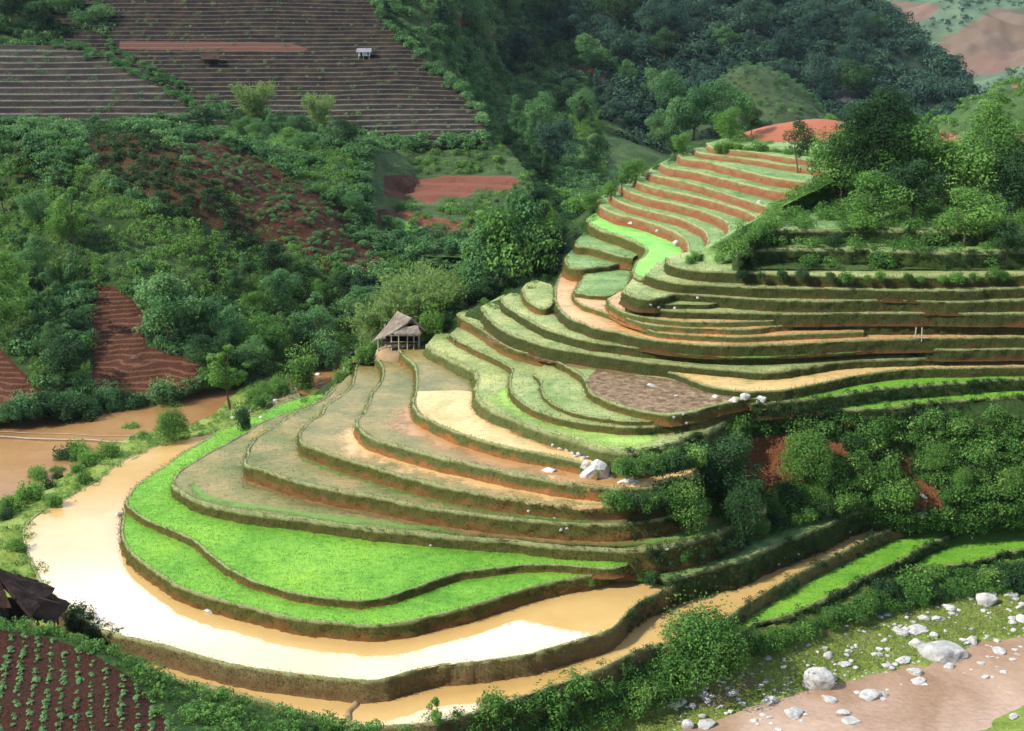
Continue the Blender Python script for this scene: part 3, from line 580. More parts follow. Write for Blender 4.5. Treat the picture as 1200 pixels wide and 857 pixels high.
# small overgrown steps with brown plots in the valley behind the grove
# dark stepped hillsides at the top left
def mat_steps():
    m, nt, b, o = new_mat('stepped_dark_soil')
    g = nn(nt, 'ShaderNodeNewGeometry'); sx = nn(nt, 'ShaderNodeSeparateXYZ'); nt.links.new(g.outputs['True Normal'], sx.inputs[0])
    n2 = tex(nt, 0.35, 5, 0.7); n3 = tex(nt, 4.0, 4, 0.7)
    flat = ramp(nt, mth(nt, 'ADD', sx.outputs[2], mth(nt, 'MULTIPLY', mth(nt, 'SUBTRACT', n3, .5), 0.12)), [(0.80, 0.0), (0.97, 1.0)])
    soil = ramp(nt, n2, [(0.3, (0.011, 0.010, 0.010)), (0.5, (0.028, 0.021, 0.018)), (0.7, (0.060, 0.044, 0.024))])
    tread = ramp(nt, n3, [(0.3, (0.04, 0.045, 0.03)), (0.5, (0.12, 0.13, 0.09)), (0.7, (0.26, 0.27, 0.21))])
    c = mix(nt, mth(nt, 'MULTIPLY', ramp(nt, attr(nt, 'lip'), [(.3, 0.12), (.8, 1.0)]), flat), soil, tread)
    c = mix(nt, ramp(nt, attr(nt, 'soil'), [(0.4, 0.0), (0.6, 0.8)]), c, (0.15, 0.075, 0.055))
    nt.links.new(c, b.inputs['Base Color']); b.inputs['Roughness'].default_value = 0.95; b.inputs['Specular IOR Level'].default_value = 0.1
    bump(nt, b, n3, 0.6, 0.2); return m
M['hill_terr'] = mat_steps()
def bordered(rows):      # rows of (py, d, x_left, x_right)
    return [[(x0 + (x1 - x0) * k / 4.0, py, d) for k in range(5)] for py, d, x0, x1 in rows]
loft('T', 'terraced_hillside', bordered([(172, 255, 60, 575), (158, 259, 60, 570), (120, 273, 60, 560), (80, 285, 60, 512), (40, 297, 60, 468), (0, 308, 60, 436), (-45, 322, 60, 400), (-90, 336, 60, 380)]),
     560, 300, M['hill_terr'], 0.35, 0.04, 'dark hillside cut into dozens of narrow level steps with pale edges',
     [('soil', [(140, 48), (340, 50), (362, 58), (350, 61), (140, 58)], 1.0)], 'd', stair=(0.85, 0.5))
loft('T2', 'terraced_hillside', bordered([(168, 206, -200, 60), (140, 216, -200, 228), (115, 224, -200, 216), (95, 231, -200, 176), (70, 240, -200, 136), (52, 248, -200, 100)]),
     220, 160, M['hill_terr'], 0.25, 0.04, 'nearer dark stepped slope at the left edge', (), 'd', stair=(0.95, 0.5))

loft('T3', 'terraced_hillside', bordered([(300, 199, 425, 590), (282, 207, 425, 600), (262, 215, 425, 610), (240, 225, 425, 620), (215, 236, 430, 625), (190, 248, 440, 610), (170, 259, 450, 590), (180, 266, 450, 590)]),
     260, 150, M['hill_steps_green'], 0.5, 0.05, 'overgrown steps and brown plots in the valley behind the grove', [('soil', [(440, 208), (480, 212), (520, 206), (600, 206), (612, 214), (595, 224), (560, 222), (548, 232), (520, 230), (505, 240), (480, 230), (452, 224)], .85), ('soil', [(440, 243), (480, 248), (550, 262), (560, 275), (520, 280), (440, 262)], .7), ('bright', [(440, 251), (470, 257), (497, 267), (492, 275), (455, 266)], 1.0)], 'd', stair=(1.1, 0.6))

# wooded mountain, its grassy knoll, the far hills, the ridge at the right
loft('M', 'mountain', [
    [(520, 175, 345), (620, 185, 350), (700, 195, 352), (800, 195, 355), (900, 180, 358), (960, 165, 362), (1040, 190, 366), (1100, 180, 372), (1150, 170, 385), (1110, 160, 470)],
    [(520, 130, 385), (620, 130, 390), (700, 130, 392), (800, 135, 395), (900, 130, 398), (980, 125, 402), (1050, 125, 406), (1090, 120, 412), (1133, 112, 430), (1090, 100, 520)],
    [(520, 60, 440), (620, 60, 438), (700, 62, 436), (790, 60, 438), (870, 60, 440), (940, 60, 444), (1000, 60, 448), (1040, 60, 456), (1078, 58, 475), (1040, 50, 560)],
    [(510, 0, 490), (600, 0, 486), (680, 0, 482), (760, 0, 480), (830, 0, 482), (890, 0, 486), (940, 0, 492), (975, 0, 502), (1012, 0, 520), (980, -10, 610)],
    [(500, -70, 540), (580, -70, 535), (650, -70, 530), (720, -70, 528), (780, -70, 530), (830, -70, 536), (870, -70, 545), (905, -70, 558), (945, -70, 575), (920, -80, 660)]],
    170, 220, M['hill_mtn'], 5.0, 0.03, 'dark steep wooded mountain', [('soil', [(972, 105), (1003, 100), (1008, 125), (985, 140), (970, 125)], 0.55)], 'd')
loft('H', 'hill', [
    [(780, 215, 255), (850, 195, 268), (900, 180, 280), (950, 170, 290), (1000, 175, 295), (1040, 185, 310)],
    [(790, 170, 290), (840, 135, 300), (890, 125, 305), (930, 130, 308), (970, 150, 312), (1010, 175, 320)],
    [(810, 150, 310), (845, 95, 325), (880, 77, 335), (925, 93, 335), (965, 130, 335), (1000, 165, 335)],
    [(810, 160, 345), (845, 115, 360), (880, 100, 370), (925, 115, 370), (965, 150, 370), (1000, 185, 370)]],
    80, 90, M['hill_knoll'], 1.0, 0.06, 'grassy knoll below the wooded mountain', (), 'd')
FARRED = [('soil', [(1020, 0), (1110, 5), (1085, 25), (1045, 32)], .75), ('soil', [(1130, 30), (1165, 8), (1230, 15), (1230, 75), (1150, 88), (1085, 70), (1100, 45)], .62), ('soil', [(1120, 75), (1185, 62), (1180, 85), (1125, 92)], .8)]
loft('F', 'far_hills', [
    dcols([900, 1000, 1100, 1200, 1400], [180, 170, 150, 140, 120], [560, 560, 560, 560, 560]),
    dcols([900, 1000, 1100, 1200, 1400], [110, 110, 100, 95, 85], [680, 690, 700, 700, 720]),
    dcols([900, 1000, 1100, 1200, 1400], [50, 50, 45, 45, 40], [820, 830, 840, 840, 860]),
    dcols([900, 1000, 1100, 1200, 1400], [-10, -10, -8, -10, -15], [950, 960, 970, 980, 1000]),
    dcols([900, 1000, 1100, 1200, 1400], [-70] * 5, [1080, 1090, 1100, 1110, 1130])], 130, 150, M['hill_far'], 9.0, 0.012, 'far pale hills with red fields', FARRED, 'd')
loft('N', 'ridge', [
    dcols([1040, 1090, 1130, 1165, 1200, 1520], [260, 250, 245, 240, 240, 235], [205, 205, 205, 205, 205, 205]),
    dcols([1040, 1090, 1130, 1165, 1200, 1520], [215, 195, 185, 180, 178, 170], [235, 235, 235, 235, 235, 235]),
    dcols([1040, 1090, 1130, 1165, 1200, 1520], [190, 165, 145, 130, 120, 90], [262, 262, 262, 262, 262, 262]),
    dcols([1040, 1090, 1130, 1165, 1200, 1520], [185, 155, 128, 112, 96, 50], [285, 285, 285, 285, 285, 285]),
    dcols([1040, 1090, 1130, 1165, 1200, 1520], [215, 190, 170, 150, 135, 90], [320] * 6)], 90, 120, M['hill_right'], 1.2, 0.07, 'green ridge with ochre patches at the right', [('soil', [(1100, 150), (1130, 160), (1128, 172), (1100, 170)], 0.7), ('soil', [(1170, 150), (1210, 155), (1210, 175), (1180, 165)], 0.6), ('soil', [(1180, 95), (1200, 93), (1204, 102), (1186, 104)], 0.7)], 'd')

# shrub hill above the green steps, and the red dome
cu = [850, 900, 970, 1050, 1130, 1200, 1520]
def urow(x0, py, d): return [(x0 + (1520 - x0) * k / 7.0 , py, d) for k in range(8)]
loft('U', 'hill', [urow(858, 317, 126.2), urow(858, 300, 131.0), urow(868, 275, 137.5), urow(898, 250, 143.0), urow(930, 228, 147.5), urow(968, 210, 152.5), urow(1000, 194, 160.0), urow(1010, 190, 168.0),
    urow(1010, 215, 190), urow(1010, 245, 220)], 110, 120, M['hill_right'], 0.25, 0.15, 'scrub covered hillside above the green steps', (), 'd')
cd = [848, 870, 892, 915, 940, 970, 1000, 1035, 1080]
DOME = [(866, 159), (880, 152), (900, 146), (935, 139), (975, 138), (1000, 146), (1020, 160), (990, 176), (975, 176), (950, 174), (925, 171), (900, 167), (880, 163)]
loft('O', 'hill', [
    dcols(cd, [186, 188, 190, 192, 194, 196, 198, 200, 200], [175] * 9),
    dcols(cd, [172, 171, 171, 173, 175, 176, 178, 182, 190], [179.5] * 9),
    dcols(cd, [166, 163, 161, 160, 160, 161, 165, 174, 184], [184] * 9),
    dcols(cd, [163, 157, 150, 145, 141, 140, 146, 160, 176], [194] * 9),
    dcols(cd, [184, 178, 172, 168, 164, 164, 170, 182, 200], [214] * 9)], 70, 110, M['dome'], 0.12, 0.15, 'bare red earth dome topping the terraces', [('soil', DOME, 1.0)], 'd')
# green slope where the red steps run out to the right
GE = [(790, 305, z['R1'] + .05), (815, 296, z['R2'] + .03), (840, 283, z['R3'] + .03), (872, 264, z['R4'] + .03), (903, 250, z['R5'] + .03), (928, 236, z['R6'] + .03), (958, 222, z['R7'] + .03), (985, 207, z['R8'] + .03)]
GR = [(835, 314, 129.5), (856, 302, 130.6), (876, 284, 135.2), (900, 262, 140.3), (926, 244, 144), (950, 230, 147.3), (978, 214, 151.5), (1002, 200, 157)]
GR = [(x, y, CAM_H - d * tanrow(y) + .04) for x, y, d in GR]
GL = [(x - 5, y + 1.5, q - .8) for x, y, q in GE]
loft('G', 'terrace_slope', [GL, GE, [(a_[0] * .5 + b_[0] * .5, a_[1] * .5 + b_[1] * .5, a_[2] * .5 + b_[2] * .5) for a_, b_ in zip(GE, GR)], GR, [(x + 22, y - 1, q - .35) for x, y, q in GR], [(x + 45, y, q - 1.2) for x, y, q in GR]], 30, 90, M['green_tread'], 0.06, 0.5, 'green grassy slope where the red steps run out', ())

# scrub slope between the emerald strips and the lower paths
loft('W', 'hillside', [
    [(780, 512, 8.2), (850, 492, 8.5), (900, 478, 9.0), (1000, 478, 8.6), (1100, 474, 8.5), (1520, 460, 8.4)],
    [(780, 522, 7.2), (850, 508, 7.4), (900, 497, 7.6), (1000, 500, 7.2), (1100, 495, 7.2), (1520, 483, 7.2)],
    [(780, 545, 5.9), (850, 535, 5.9), (900, 525, 5.8), (1000, 528, 5.4), (1100, 522, 5.2), (1520, 512, 5.0)],
    [(780, 577, 4.2), (850, 570, 4.0), (900, 565, 3.6), (1000, 560, 3.3), (1100, 560, 2.6), (1520, 552, 2.4)],
    [(780, 606, 2.6), (850, 606, 2.3), (900, 602, 1.7), (1000, 590, 1.1), (1100, 600, 0.0), (1520, 592, -1.8)],
    [(780, 650, -.4), (850, 650, -.4), (900, 640, -.6), (1000, 615, -1.0), (1100, 625, -2.4), (1520, 610, -3.8)]],
    110, 170, M['slope_w'], 0.5, 0.2, 'steep scrub slope with patches of red earth under the emerald strips',
    [('soil', [(870, 515), (925, 508), (935, 545), (955, 560), (900, 580), (870, 560)], .9), ('soil', [(960, 515), (990, 520), (1000, 545), (975, 545)], .8), ('soil', [(1040, 528), (1070, 525), (1080, 570), (1090, 605), (1060, 600)], .5), ('soil', [(1070, 560), (1110, 565), (1110, 600), (1080, 602)], .6)])
# riverbank, lower right
RB = [480, 560, 640, 760, 850, 930, 1010, 1090, 1200, 1520]
def rr(pys, zs): return [(x, y, q) for x, y, q in zip(RB, pys, zs)]
loft('C', 'riverbank', [
    rr([850, 840, 812, 758, 745, 722, 680, 658, 640, 615], [-2.1, -2.1, -2.1, -2.1, -2.9, -3.0, -3.1, -3.9, -4.0, -4.0]),
    rr([866, 854, 828, 778, 765, 740, 705, 684, 662, 630], [-2.9, -2.9, -2.9, -3.0, -3.6, -3.7, -3.8, -4.4, -4.5, -4.5]),
    rr([895, 880, 852, 815, 788, 765, 732, 706, 684, 652], [-4.2, -4.2, -4.2, -4.3, -4.5, -4.6, -4.7, -4.9, -5.0, -5.0]),
    rr([940, 920, 890, 842, 815, 793, 764, 742, 715, 680], [-5.3, -5.3, -5.3, -5.4, -5.4, -5.4, -5.4, -5.4, -5.4, -5.5]),
    rr([990, 960, 925, 872, 838, 818, 794, 775, 746, 720], [-6.0] * 10),
    rr([1060, 1030, 990, 930, 885, 860, 840, 820, 790, 770], [-7.0] * 10)],
    110, 220, M['riverbank'], 0.22, 0.35, 'grassy riverbank strewn with pale stones', [('soil', [(810, 795), (870, 780), (890, 800), (850, 830), (800, 830)], .55), ('soil', [(950, 720), (975, 730), (970, 750), (955, 745)], .8)])
loft('C2', 'riverbank', [
    [(1110, 880, -6.4), (1150, 850, -6.2), (1195, 828, -6.15), (1260, 800, -6.2), (1400, 770, -6.3)],
    [(1130, 890, -5.9), (1165, 862, -5.7), (1210, 840, -5.6), (1270, 815, -5.6), (1400, 790, -5.5)],
    [(1180, 1000, -4.9), (1220, 960, -4.8), (1280, 920, -4.7), (1340, 880, -4.7), (1450, 860, -4.6)]], 30, 40, M['riverbank'], 0.2, 0.4, 'grassy near bank at the bottom right corner', ())
# near field at the bottom left
cn = [-180, 0, 60, 130, 200, 300, 380, 450, 540]
CROP = [(-190, 1000), (-190, 735), (0, 738), (60, 748), (105, 764), (150, 792), (185, 830), (215, 875), (260, 1000)]
loft('D', 'hillside', [
    dcols(cn, [800, 800, 800, 815, 850, 880, 900, 920, 940], [89, 89, 88, 87, 84, 81, 79, 78, 77]),
    dcols(cn, [752, 752, 762, 784, 820, 848, 868, 880, 895], [84.5, 84, 83, 81, 78.5, 77, 75.5, 74.5, 73.5]),
    dcols(cn, [728, 734, 744, 766, 801, 829, 848, 860, 876], [80.5, 80, 79, 77, 75.3, 74, 73, 72, 71]),
    dcols(cn, [780, 785, 790, 800, 828, 852, 870, 885, 900], [74, 74, 74, 73, 72.3, 71.5, 71, 70, 69]),
    dcols(cn, [860, 860, 860, 865, 875, 890, 905, 915, 930], [66.5] * 9),
    dcols(cn, [1000] * 9, [56.5] * 9)], 120, 170, M['crop'], 0.12, 0.4, 'near slope with a dark red crop field', [('soil', CROP, 1.0)], 'd')
# bund between the stream and the big paddy
loft('B', 'stream_bank', [
    [(60, 705, -.25), (52, 650, -.25), (45, 627, -.25), (78, 598, -.25), (112, 575, -.25), (145, 551, -.25), (175, 533, -.25), (210, 520, -.25), (250, 513, -.3), (300, 492, .2), (330, 480, .6), (352, 474, .9)],
    [(15, 712, -.15), (24, 652, -.1), (18, 622, -.1), (50, 592, -.1), (92, 568, -.1), (126, 542, -.1), (162, 523, -.1), (202, 509, -.1), (240, 503, -.15), (284, 486, .3), (318, 473, .5), (350, 461, .7)],
    [(-50, 712, -.6), (-20, 660, -.5), (-25, 625, -.4), (30, 588, -.5), (82, 563, -.5), (118, 538, -.5), (156, 519, -.5), (197, 506, -.5), (236, 500, -.6), (270, 482, -.4), (302, 464, -.3), (335, 450, -.2)],
    [(-160, 690, -1.2), (-120, 620, -1.1), (-70, 612, -1.25), (8, 583, -1.4), (70, 558, -1.5), (110, 532, -1.5), (150, 513, -1.5), (192, 500, -1.5), (230, 494, -1.5), (258, 476, -1.4), (284, 452, -1.3), (315, 436, -1.2)],
    [(-250, 660, -2), (-200, 600, -2), (-120, 600, -2), (-20, 575, -2.2), (60, 550, -2.2), (102, 525, -2.2), (145, 507, -2.2), (187, 494, -2.2), (225, 488, -2.2), (250, 470, -2.2), (275, 444, -2.2), (305, 428, -2.2)]],
    60, 170, M['riverbank'], 0.16, 0.5, 'grassy bund between the brown stream and the big paddy', [('soil', [(300, 440), (400, 400), (420, 440), (330, 480), (300, 475)], .6)])

# skirt of the spur down to the stream behind the terraces
edge = [(300, 489, z['L3']), (360, 464, z['L3']), (402, 438, z['L4']), (428, 420, z['L5']), (442, 407, z['L7']), (480, 400, z['L8']), (510, 390, z['L9']), (533, 370, z['L11']), (563, 355, z['L12']), (588, 346, z['L13']), (612, 333, z['Q0']), (645, 325, z['Q0']), (664, 312, z['L14']), (672, 290, z['Q2']), (688, 256, z['R0']), (703, 232, z['R1']), (716, 224, z['R2']), (745, 206, z['R4']), (776, 189, z['R6']), (812, 173, z['R8']), (840, 162, z['R9']), (875, 155, z['R9'] + 1)]
E3 = np.array([atz(*e) for e in edge]); T = np.gradient(E3[:, :2], axis=0); T /= np.linalg.norm(T, axis=1)[:, None]; NL = np.stack([-T[:, 1], T[:, 0]], 1)
rows = []
for off, fz in ((-4.0, -1.2), (-0.3, -0.45), (1.2, -0.9), (3.5, -3.0), (8.0, -7.5), (14, -14), (24, -22)):
    r = E3.copy(); r[:, :2] += NL * off; r[:, 2] = np.maximum(r[:, 2] + fz, -2.4 if off > 2 else -1.5); rows.append(r)
_save = atz; atz_raw = lambda x, y, w: (x, y, w)
globals()["atz"] = atz_raw
loft('K', 'hillside', rows, 60, 240, M['slope_w'], 0.3, 0.3, 'scrubby back slope of the spur', [('soil', [(392, 415), (430, 395), (445, 405), (430, 420), (400, 430)], .8)])
globals()["atz"] = _save

# water sheets and the broad ground
def flat(name, pts, zz, mat, label):
    P = [atz(x, y, zz) for x, y in pts]; o = link(name, poly_mesh(name, P), mat); tag(o, label, kind='structure'); SURF.append(([tuple(p) for p in P], [tuple(range(len(P)))])); return o
flat('stream', [(-500, 800), (-400, 560), (-250, 470), (100, 460), (300, 430), (420, 395), (470, 380), (500, 395), (440, 440), (330, 500), (200, 540), (60, 620), (-60, 760)], -1.25, M['brown_water'], 'brown muddy stream at the foot of the dark slope')
flat('river', [(430, 1100), (700, 880), (850, 800), (1000, 750), (1150, 710), (1330, 660), (1700, 640), (1900, 900), (1500, 1250)], -6.0, M['pink_water'], 'silty pinkish river flowing past the boulders')
g = bpy.data.meshes.new('ground'); g.from_pydata([(-830, -60, -14), (830, -60, -14), (830, 1290, -14), (-830, 1290, -14)], [], [(0, 1, 2, 3)]); g.update()
tag(link('ground', g, M['hill_left']), 'valley floor', kind='structure')
# ------------------------------------------------------------------ ray casts on the finished ground
_v = []; _f = []
for vs, fs in SURF:
    b = len(_v); _v += vs; _f += [tuple(i + b for i in q) for q in fs]
BVH = BVHTree.FromPolygons(_v, _f, all_triangles=False)
ORG = Vector((0, 0, CAM_H))
def hit(px, py):
    h, n, i, d = BVH.ray_cast(ORG, Vector(ray(px, py)).normalized(), 3000)
    return h
def down(x, y, ztop=90):
    h, n, i, d = BVH.ray_cast(Vector((x, y, ztop)), Vector((0, 0, -1)), 300); return h
def pxscale(P): return F_PX / (P.y * CT - (P.z - CAM_H) * ST)

M['leaf_valley'] = mat_leaf('valley_foliage', (0.009, 0.040, 0.022), (0.048, 0.145, 0.052), (0.23, 0.40, 0.14))
M['leaf_mtn'] = mat_leaf('mountain_foliage', (0.007, 0.026, 0.024), (0.022, 0.066, 0.048), (0.09, 0.17, 0.09), 0.15)
M['leaf_near'] = mat_leaf('shrub_foliage', (0.016, 0.056, 0.012), (0.068, 0.175, 0.036), (0.23, 0.40, 0.09))
M['leaf_dark'] = mat_leaf('dark_foliage', (0.010, 0.030, 0.013), (0.026, 0.068, 0.024), (0.07, 0.15, 0.045), 0.2)
M['leaf_bright'] = mat_leaf('fresh_foliage', (0.05, 0.12, 0.025), (0.11, 0.24, 0.05), (0.21, 0.38, 0.085), 0.35)
M['leaf_bamboo'] = mat_leaf('bamboo_foliage', (0.05, 0.11, 0.030), (0.14, 0.24, 0.07), (0.28, 0.38, 0.14), 0.4)
M['grass'] = mat_leaf('bank_grass_blades', (0.035, 0.060, 0.012), (0.095, 0.125, 0.028), (0.21, 0.23, 0.07), 0.3)
M['rice_blade'] = mat_leaf('rice_blades', (0.14, 0.34, 0.028), (0.18, 0.40, 0.036), (0.23, 0.46, 0.05), 0.35)
M['straw_blade'] = mat_leaf('stubble_blades', (0.09, 0.13, 0.035), (0.19, 0.23, 0.08), (0.36, 0.36, 0.17), 0.3)
M['bark'] = mat_soil('bark', [(0.3, (0.06, 0.045, 0.03)), (0.7, (0.16, 0.13, 0.09))], 2, 14, 0.03)
M['pale_bark'] = mat_soil('pale_bark', [(0.3, (0.22, 0.20, 0.15)), (0.7, (0.42, 0.39, 0.30))], 2, 14, 0.02)
M['culm'] = mat_soil('bamboo_culm', [(0.3, (0.12, 0.16, 0.05)), (0.7, (0.26, 0.28, 0.10))], 2, 14, 0.01)

def unit(n, rng):
    v = rng.normal(size=(n, 3)); return v / np.linalg.norm(v, axis=1)[:, None]

def leaves(pos, nrm, size, tint, rng, aspect=0.6, jitter=0.8):
    """rhombic leaves: centre, normal, length, tint -> (N,4,3), (N,4)"""
    n = len(pos); N = nrm + unit(n, rng) * jitter; N /= np.linalg.norm(N, axis=1)[:, None]
    a = np.cross(N, unit(n, rng)); a /= np.linalg.norm(a, axis=1)[:, None] + 1e-9; b = np.cross(N, a)
    s = (size * rng.uniform(0.65, 1.35, n))[:, None]; h = s * 0.5; w = s * 0.5 * aspect
    V = np.stack([pos - a * h, pos + b * w, pos + a * h + N * h * 0.25, pos - b * w], 1)
    return V.astype(np.float32), np.repeat(tint[:, None], 4, 1).astype(np.float32)

def lobed(rng, lobes, n, size, up=0.25, hollow=0.62, jitter=0.8, aspect=0.62):
    """leaves on the uneven shells of many lobes"""
    C = np.array([l[0] for l in lobes], float); R = np.array([l[1] for l in lobes], float); lt = rng.uniform(0, 1, len(lobes))
    wgt = (R.mean(1) ** 2); k = rng.choice(len(lobes), n, p=wgt / wgt.sum())
    d = unit(n, rng); d[:, 2] = np.where(rng.uniform(size=n) < up, np.abs(d[:, 2]), d[:, 2])
    rad = hollow + (1.06 - hollow) * rng.uniform(size=n) ** 0.45
    far_ = rng.uniform(size=n) < .10; rad = np.where(far_, rad * rng.uniform(1.05, 1.35, n), rad)
    rad *= 1 + 0.16 * np.sin(d[:, 0] * 7 + lt[k] * 9) * np.sin(d[:, 1] * 6 + lt[k] * 5)
    pos = C[k] + d * R[k] * rad[:, None]
    t = 0.45 * lt[k] + 0.55 * rng.uniform(size=n)
    return leaves(pos, d + np.array([0, 0, .35]), size, t, rng, aspect, jitter)

def crown_lobes(rng, h0, h1, rad, n, lobe=0.38, shape='round'):
    L = []
    for i in range(n):
        u = (i + rng.uniform(0.2, .8)) / n; zz = h0 + (h1 - h0) * u
        env = math.sin(math.pi * min(0.97, max(0.06, u * 0.85 + 0.1))) if shape == 'round' else (1 - u) * 0.9 + 0.12
        a = rng.uniform(0, 2 * math.pi); r = rad * env * rng.uniform(0.25, 0.98)
        s = rad * lobe * rng.uniform(0.4, 1.25) * (0.65 + .45 * env)
        L.append(((r * math.cos(a), r * math.sin(a), zz), (s, s, s * rng.uniform(0.65, .9))))
    return L

PROTO = {}
def cloud_mesh(name, V, T):
    n = len(V); return quads_mesh(name, V.reshape(-1, 3), np.arange(n * 4).reshape(n, 4), {'tint': T.reshape(-1)})

def trunk_mb(rng, h, r, bends=0.3, forks=5, spread=0.5):
    m = MB(); pts = [(0, 0, -0.4)]; x = y = 0.0
    for i in range(1, 7):
        x += rng.normal() * bends * .35; y += rng.normal() * bends * .35; pts.append((x, y, h * i / 6))
    m.tube(pts, [r * (1 - .12 * i) for i in range(7)], 8)
    for k in range(forks):
        i = 2 + k % 4; p = Vector(pts[i]); a = k * 2.4 + rng.uniform(0, 1); L = h * rng.uniform(0.2, .34)
        q = p + Vector((math.cos(a) * L * spread, math.sin(a) * L * spread, L * 0.55)); e = q + Vector((math.cos(a) * L * .35, math.sin(a) * L * .35, L * .4))
        m.tube([p, q, e], [r * .5, r * .3, r * .12], 6)
    return m

def mk_tree(key, seed, h, rad, base, nl, nleaf, size, shape='round', mat='leaf_valley', bark='bark', trunk_r=0.16, lobe=0.4):
    rng = np.random.default_rng(seed); L = crown_lobes(rng, base, h, rad, nl, lobe, shape)
    V, T = lobed(rng, L, nleaf, size)
    tm = trunk_mb(rng, h * 0.8, trunk_r, 0.3, 6, rad / h); me = bpy.data.meshes.new('trunk'); me.from_pydata(tm.v, [], tm.f); me.update(); me.materials.append(M[bark])
    PROTO[key] = dict(crown=(V, T), trunk=me, h=h, rad=rad, kind='tree', mesh={}, cname='crown', tname='trunk')

def mk_shrub(key, seed, h, rad, nl, nleaf, size, spiky=0.0):
    rng = np.random.default_rng(seed); L = []
    for i in range(nl):
        a = rng.uniform(0, 2 * math.pi); r = rad * math.sqrt(rng.uniform()) * 0.72; s = rad * rng.uniform(0.28, 0.5)
        hz = h * (1 - 0.55 * (r / rad) ** 2) * rng.uniform(0.45, 0.85); L.append(((r * math.cos(a), r * math.sin(a), hz), (s, s, s * .8)))
        if i % 2 == 0: L.append(((r * 1.1 * math.cos(a), r * 1.1 * math.sin(a), hz * 0.4), (s * .9, s * .9, s * .8)))
    V, T = lobed(rng, L, nleaf, size)
    if spiky:
        k = int(nleaf * spiky); a = rng.uniform(0, 2 * math.pi, k); r = rad * np.sqrt(rng.uniform(size=k)) * .8
        ps = np.stack([r * np.cos(a), r * np.sin(a), h * rng.uniform(0.6, 1.2, k)], 1)
        V2, T2 = leaves(ps, np.tile([0, 0, .3], (k, 1)), size, rng.uniform(0.3, 1, k), rng); V = np.concatenate([V, V2]); T = np.concatenate([T, T2])
    m = MB()
    for k in range(5):
        a = k * 1.3 + seed; m.tube([(0, 0, -.3), (math.cos(a) * rad * .25, math.sin(a) * rad * .25, h * .4), (math.cos(a) * rad * .5, math.sin(a) * rad * .5, h * .75)], [.05, .035, .015], 5)
    me = bpy.data.meshes.new('stem'); me.from_pydata(m.v, [], m.f); me.update(); me.materials.append(M['bark'])
    PROTO[key] = dict(crown=(V, T), trunk=me, h=h, rad=rad, kind='shrub', mesh={}, cname='foliage', tname='stem')

def mk_bamboo(key, seed, h, rad, nculm, nleaf, size):
    rng = np.random.default_rng(seed); m = MB(); ps = []; ns = []
    for k in range(nculm):
        a = rng.uniform(0, 2 * math.pi); b = rng.uniform(0.1, 1) * rad * 0.35; lean = rng.uniform(0.35, 1.0) * rad; hh = h * rng.uniform(0.7, 1.0); pts = []
        for i in range(7):
            t = i / 6; r = b + lean * t ** 2.6; pts.append((r * math.cos(a), r * math.sin(a), -0.3 + (hh + .3) * (t - 0.16 * t ** 4)))
        m.tube(pts, [.05 * (1 - .12 * i) for i in range(7)], 5)
        q = nleaf // nculm; t = rng.uniform(0.22, 1.0, q) ** 0.8; r = b + lean * t ** 2.6
        sp = 0.25 + 0.75 * np.sin(np.pi * np.clip(t, 0, 1) * .85 + .2)
        off = rng.normal(size=(q, 3)) * (sp * rad * 0.17)[:, None]
        ps.append(np.stack([r * math.cos(a), r * math.sin(a), hh * (t - 0.16 * t ** 4)], 1) + off)
    P = np.concatenate(ps); n = len(P)
    V, T = leaves(P, np.tile([0.0, 0, 1.0], (n, 1)), size, rng.uniform(0, 1, n), rng, 0.28, 1.3)
    me = bpy.data.meshes.new('culm'); me.from_pydata(m.v, [], m.f); me.update(); me.materials.append(M['culm'])
    PROTO[key] = dict(crown=(V, T), trunk=me, h=h, rad=rad, kind='bamboo', mesh={}, cname='foliage', tname='culm')

mk_tree('tA', 11, 7.0, 3.0, 2.4, 30, 6000, 0.26)
mk_tree('tB', 12, 9.5, 3.3, 2.8, 40, 7600, 0.27)
mk_tree('tC', 13, 6.0, 3.4, 1.5, 30, 6000, 0.25, lobe=.38)
mk_tree('tD', 14, 11.0, 2.6, 2.0, 36, 7500, 0.28, 'cone')
mk_tree('tE', 15, 8.0, 2.2, 2.6, 16, 3000, 0.27, lobe=.36)
mk_tree('tLone', 16, 6.0, 1.9, 2.3, 15, 3200, 0.20, lobe=.44, trunk_r=.12)
mk_tree('tBig', 17, 12.0, 5.2, 3.0, 80, 16000, 0.27, trunk_r=.3, lobe=.3)
mk_shrub('sA', 21, 2.0, 1.5, 9, 2600, 0.17)
mk_shrub('sB', 22, 1.6, 1.3, 7, 2000, 0.16, .15)
mk_shrub('sC', 23, 2.6, 1.7, 11, 3200, 0.18, .1)
mk_shrub('sD', 24, 1.1, 1.1, 6, 1400, 0.15, .2)
mk_shrub('sBig', 25, 4.2, 3.0, 22, 11000, 0.18, .06)
mk_bamboo('bA', 31, 9.0, 3.2, 26, 7500, 0.38)
mk_bamboo('bB', 32, 7.0, 2.6, 20, 5200, 0.36)

CNT = {}; GROUPED = []
def plant(key, P, size, mat, name, label, cat, group=None, rz=None, flatten=1.0, parts=True):
    """one plant standing at P; size = its height in metres"""
    pr = PROTO[key]; s = size / pr['h']
    mk = (mat,)
    if mk not in pr['mesh']:
        me = cloud_mesh(pr['cname'], *pr['crown']); me.materials.append(M[mat]); pr['mesh'][mk] = me
    rz = random.uniform(0, 6.28) if rz is None else rz
    o = empty(name, (P[0], P[1], P[2] - 0.05), rz, (s * flatten, s * flatten, s)); tag(o, label, cat, group)
    link(pr['cname'], pr['mesh'][mk], None, o); link(pr['tname'], pr['trunk'], None, o)
    CNT[name] = CNT.get(name, 0) + 1
    if group: GROUPED.append((o, mat, size))
    return o

def at(px, py): return hit(px, py)

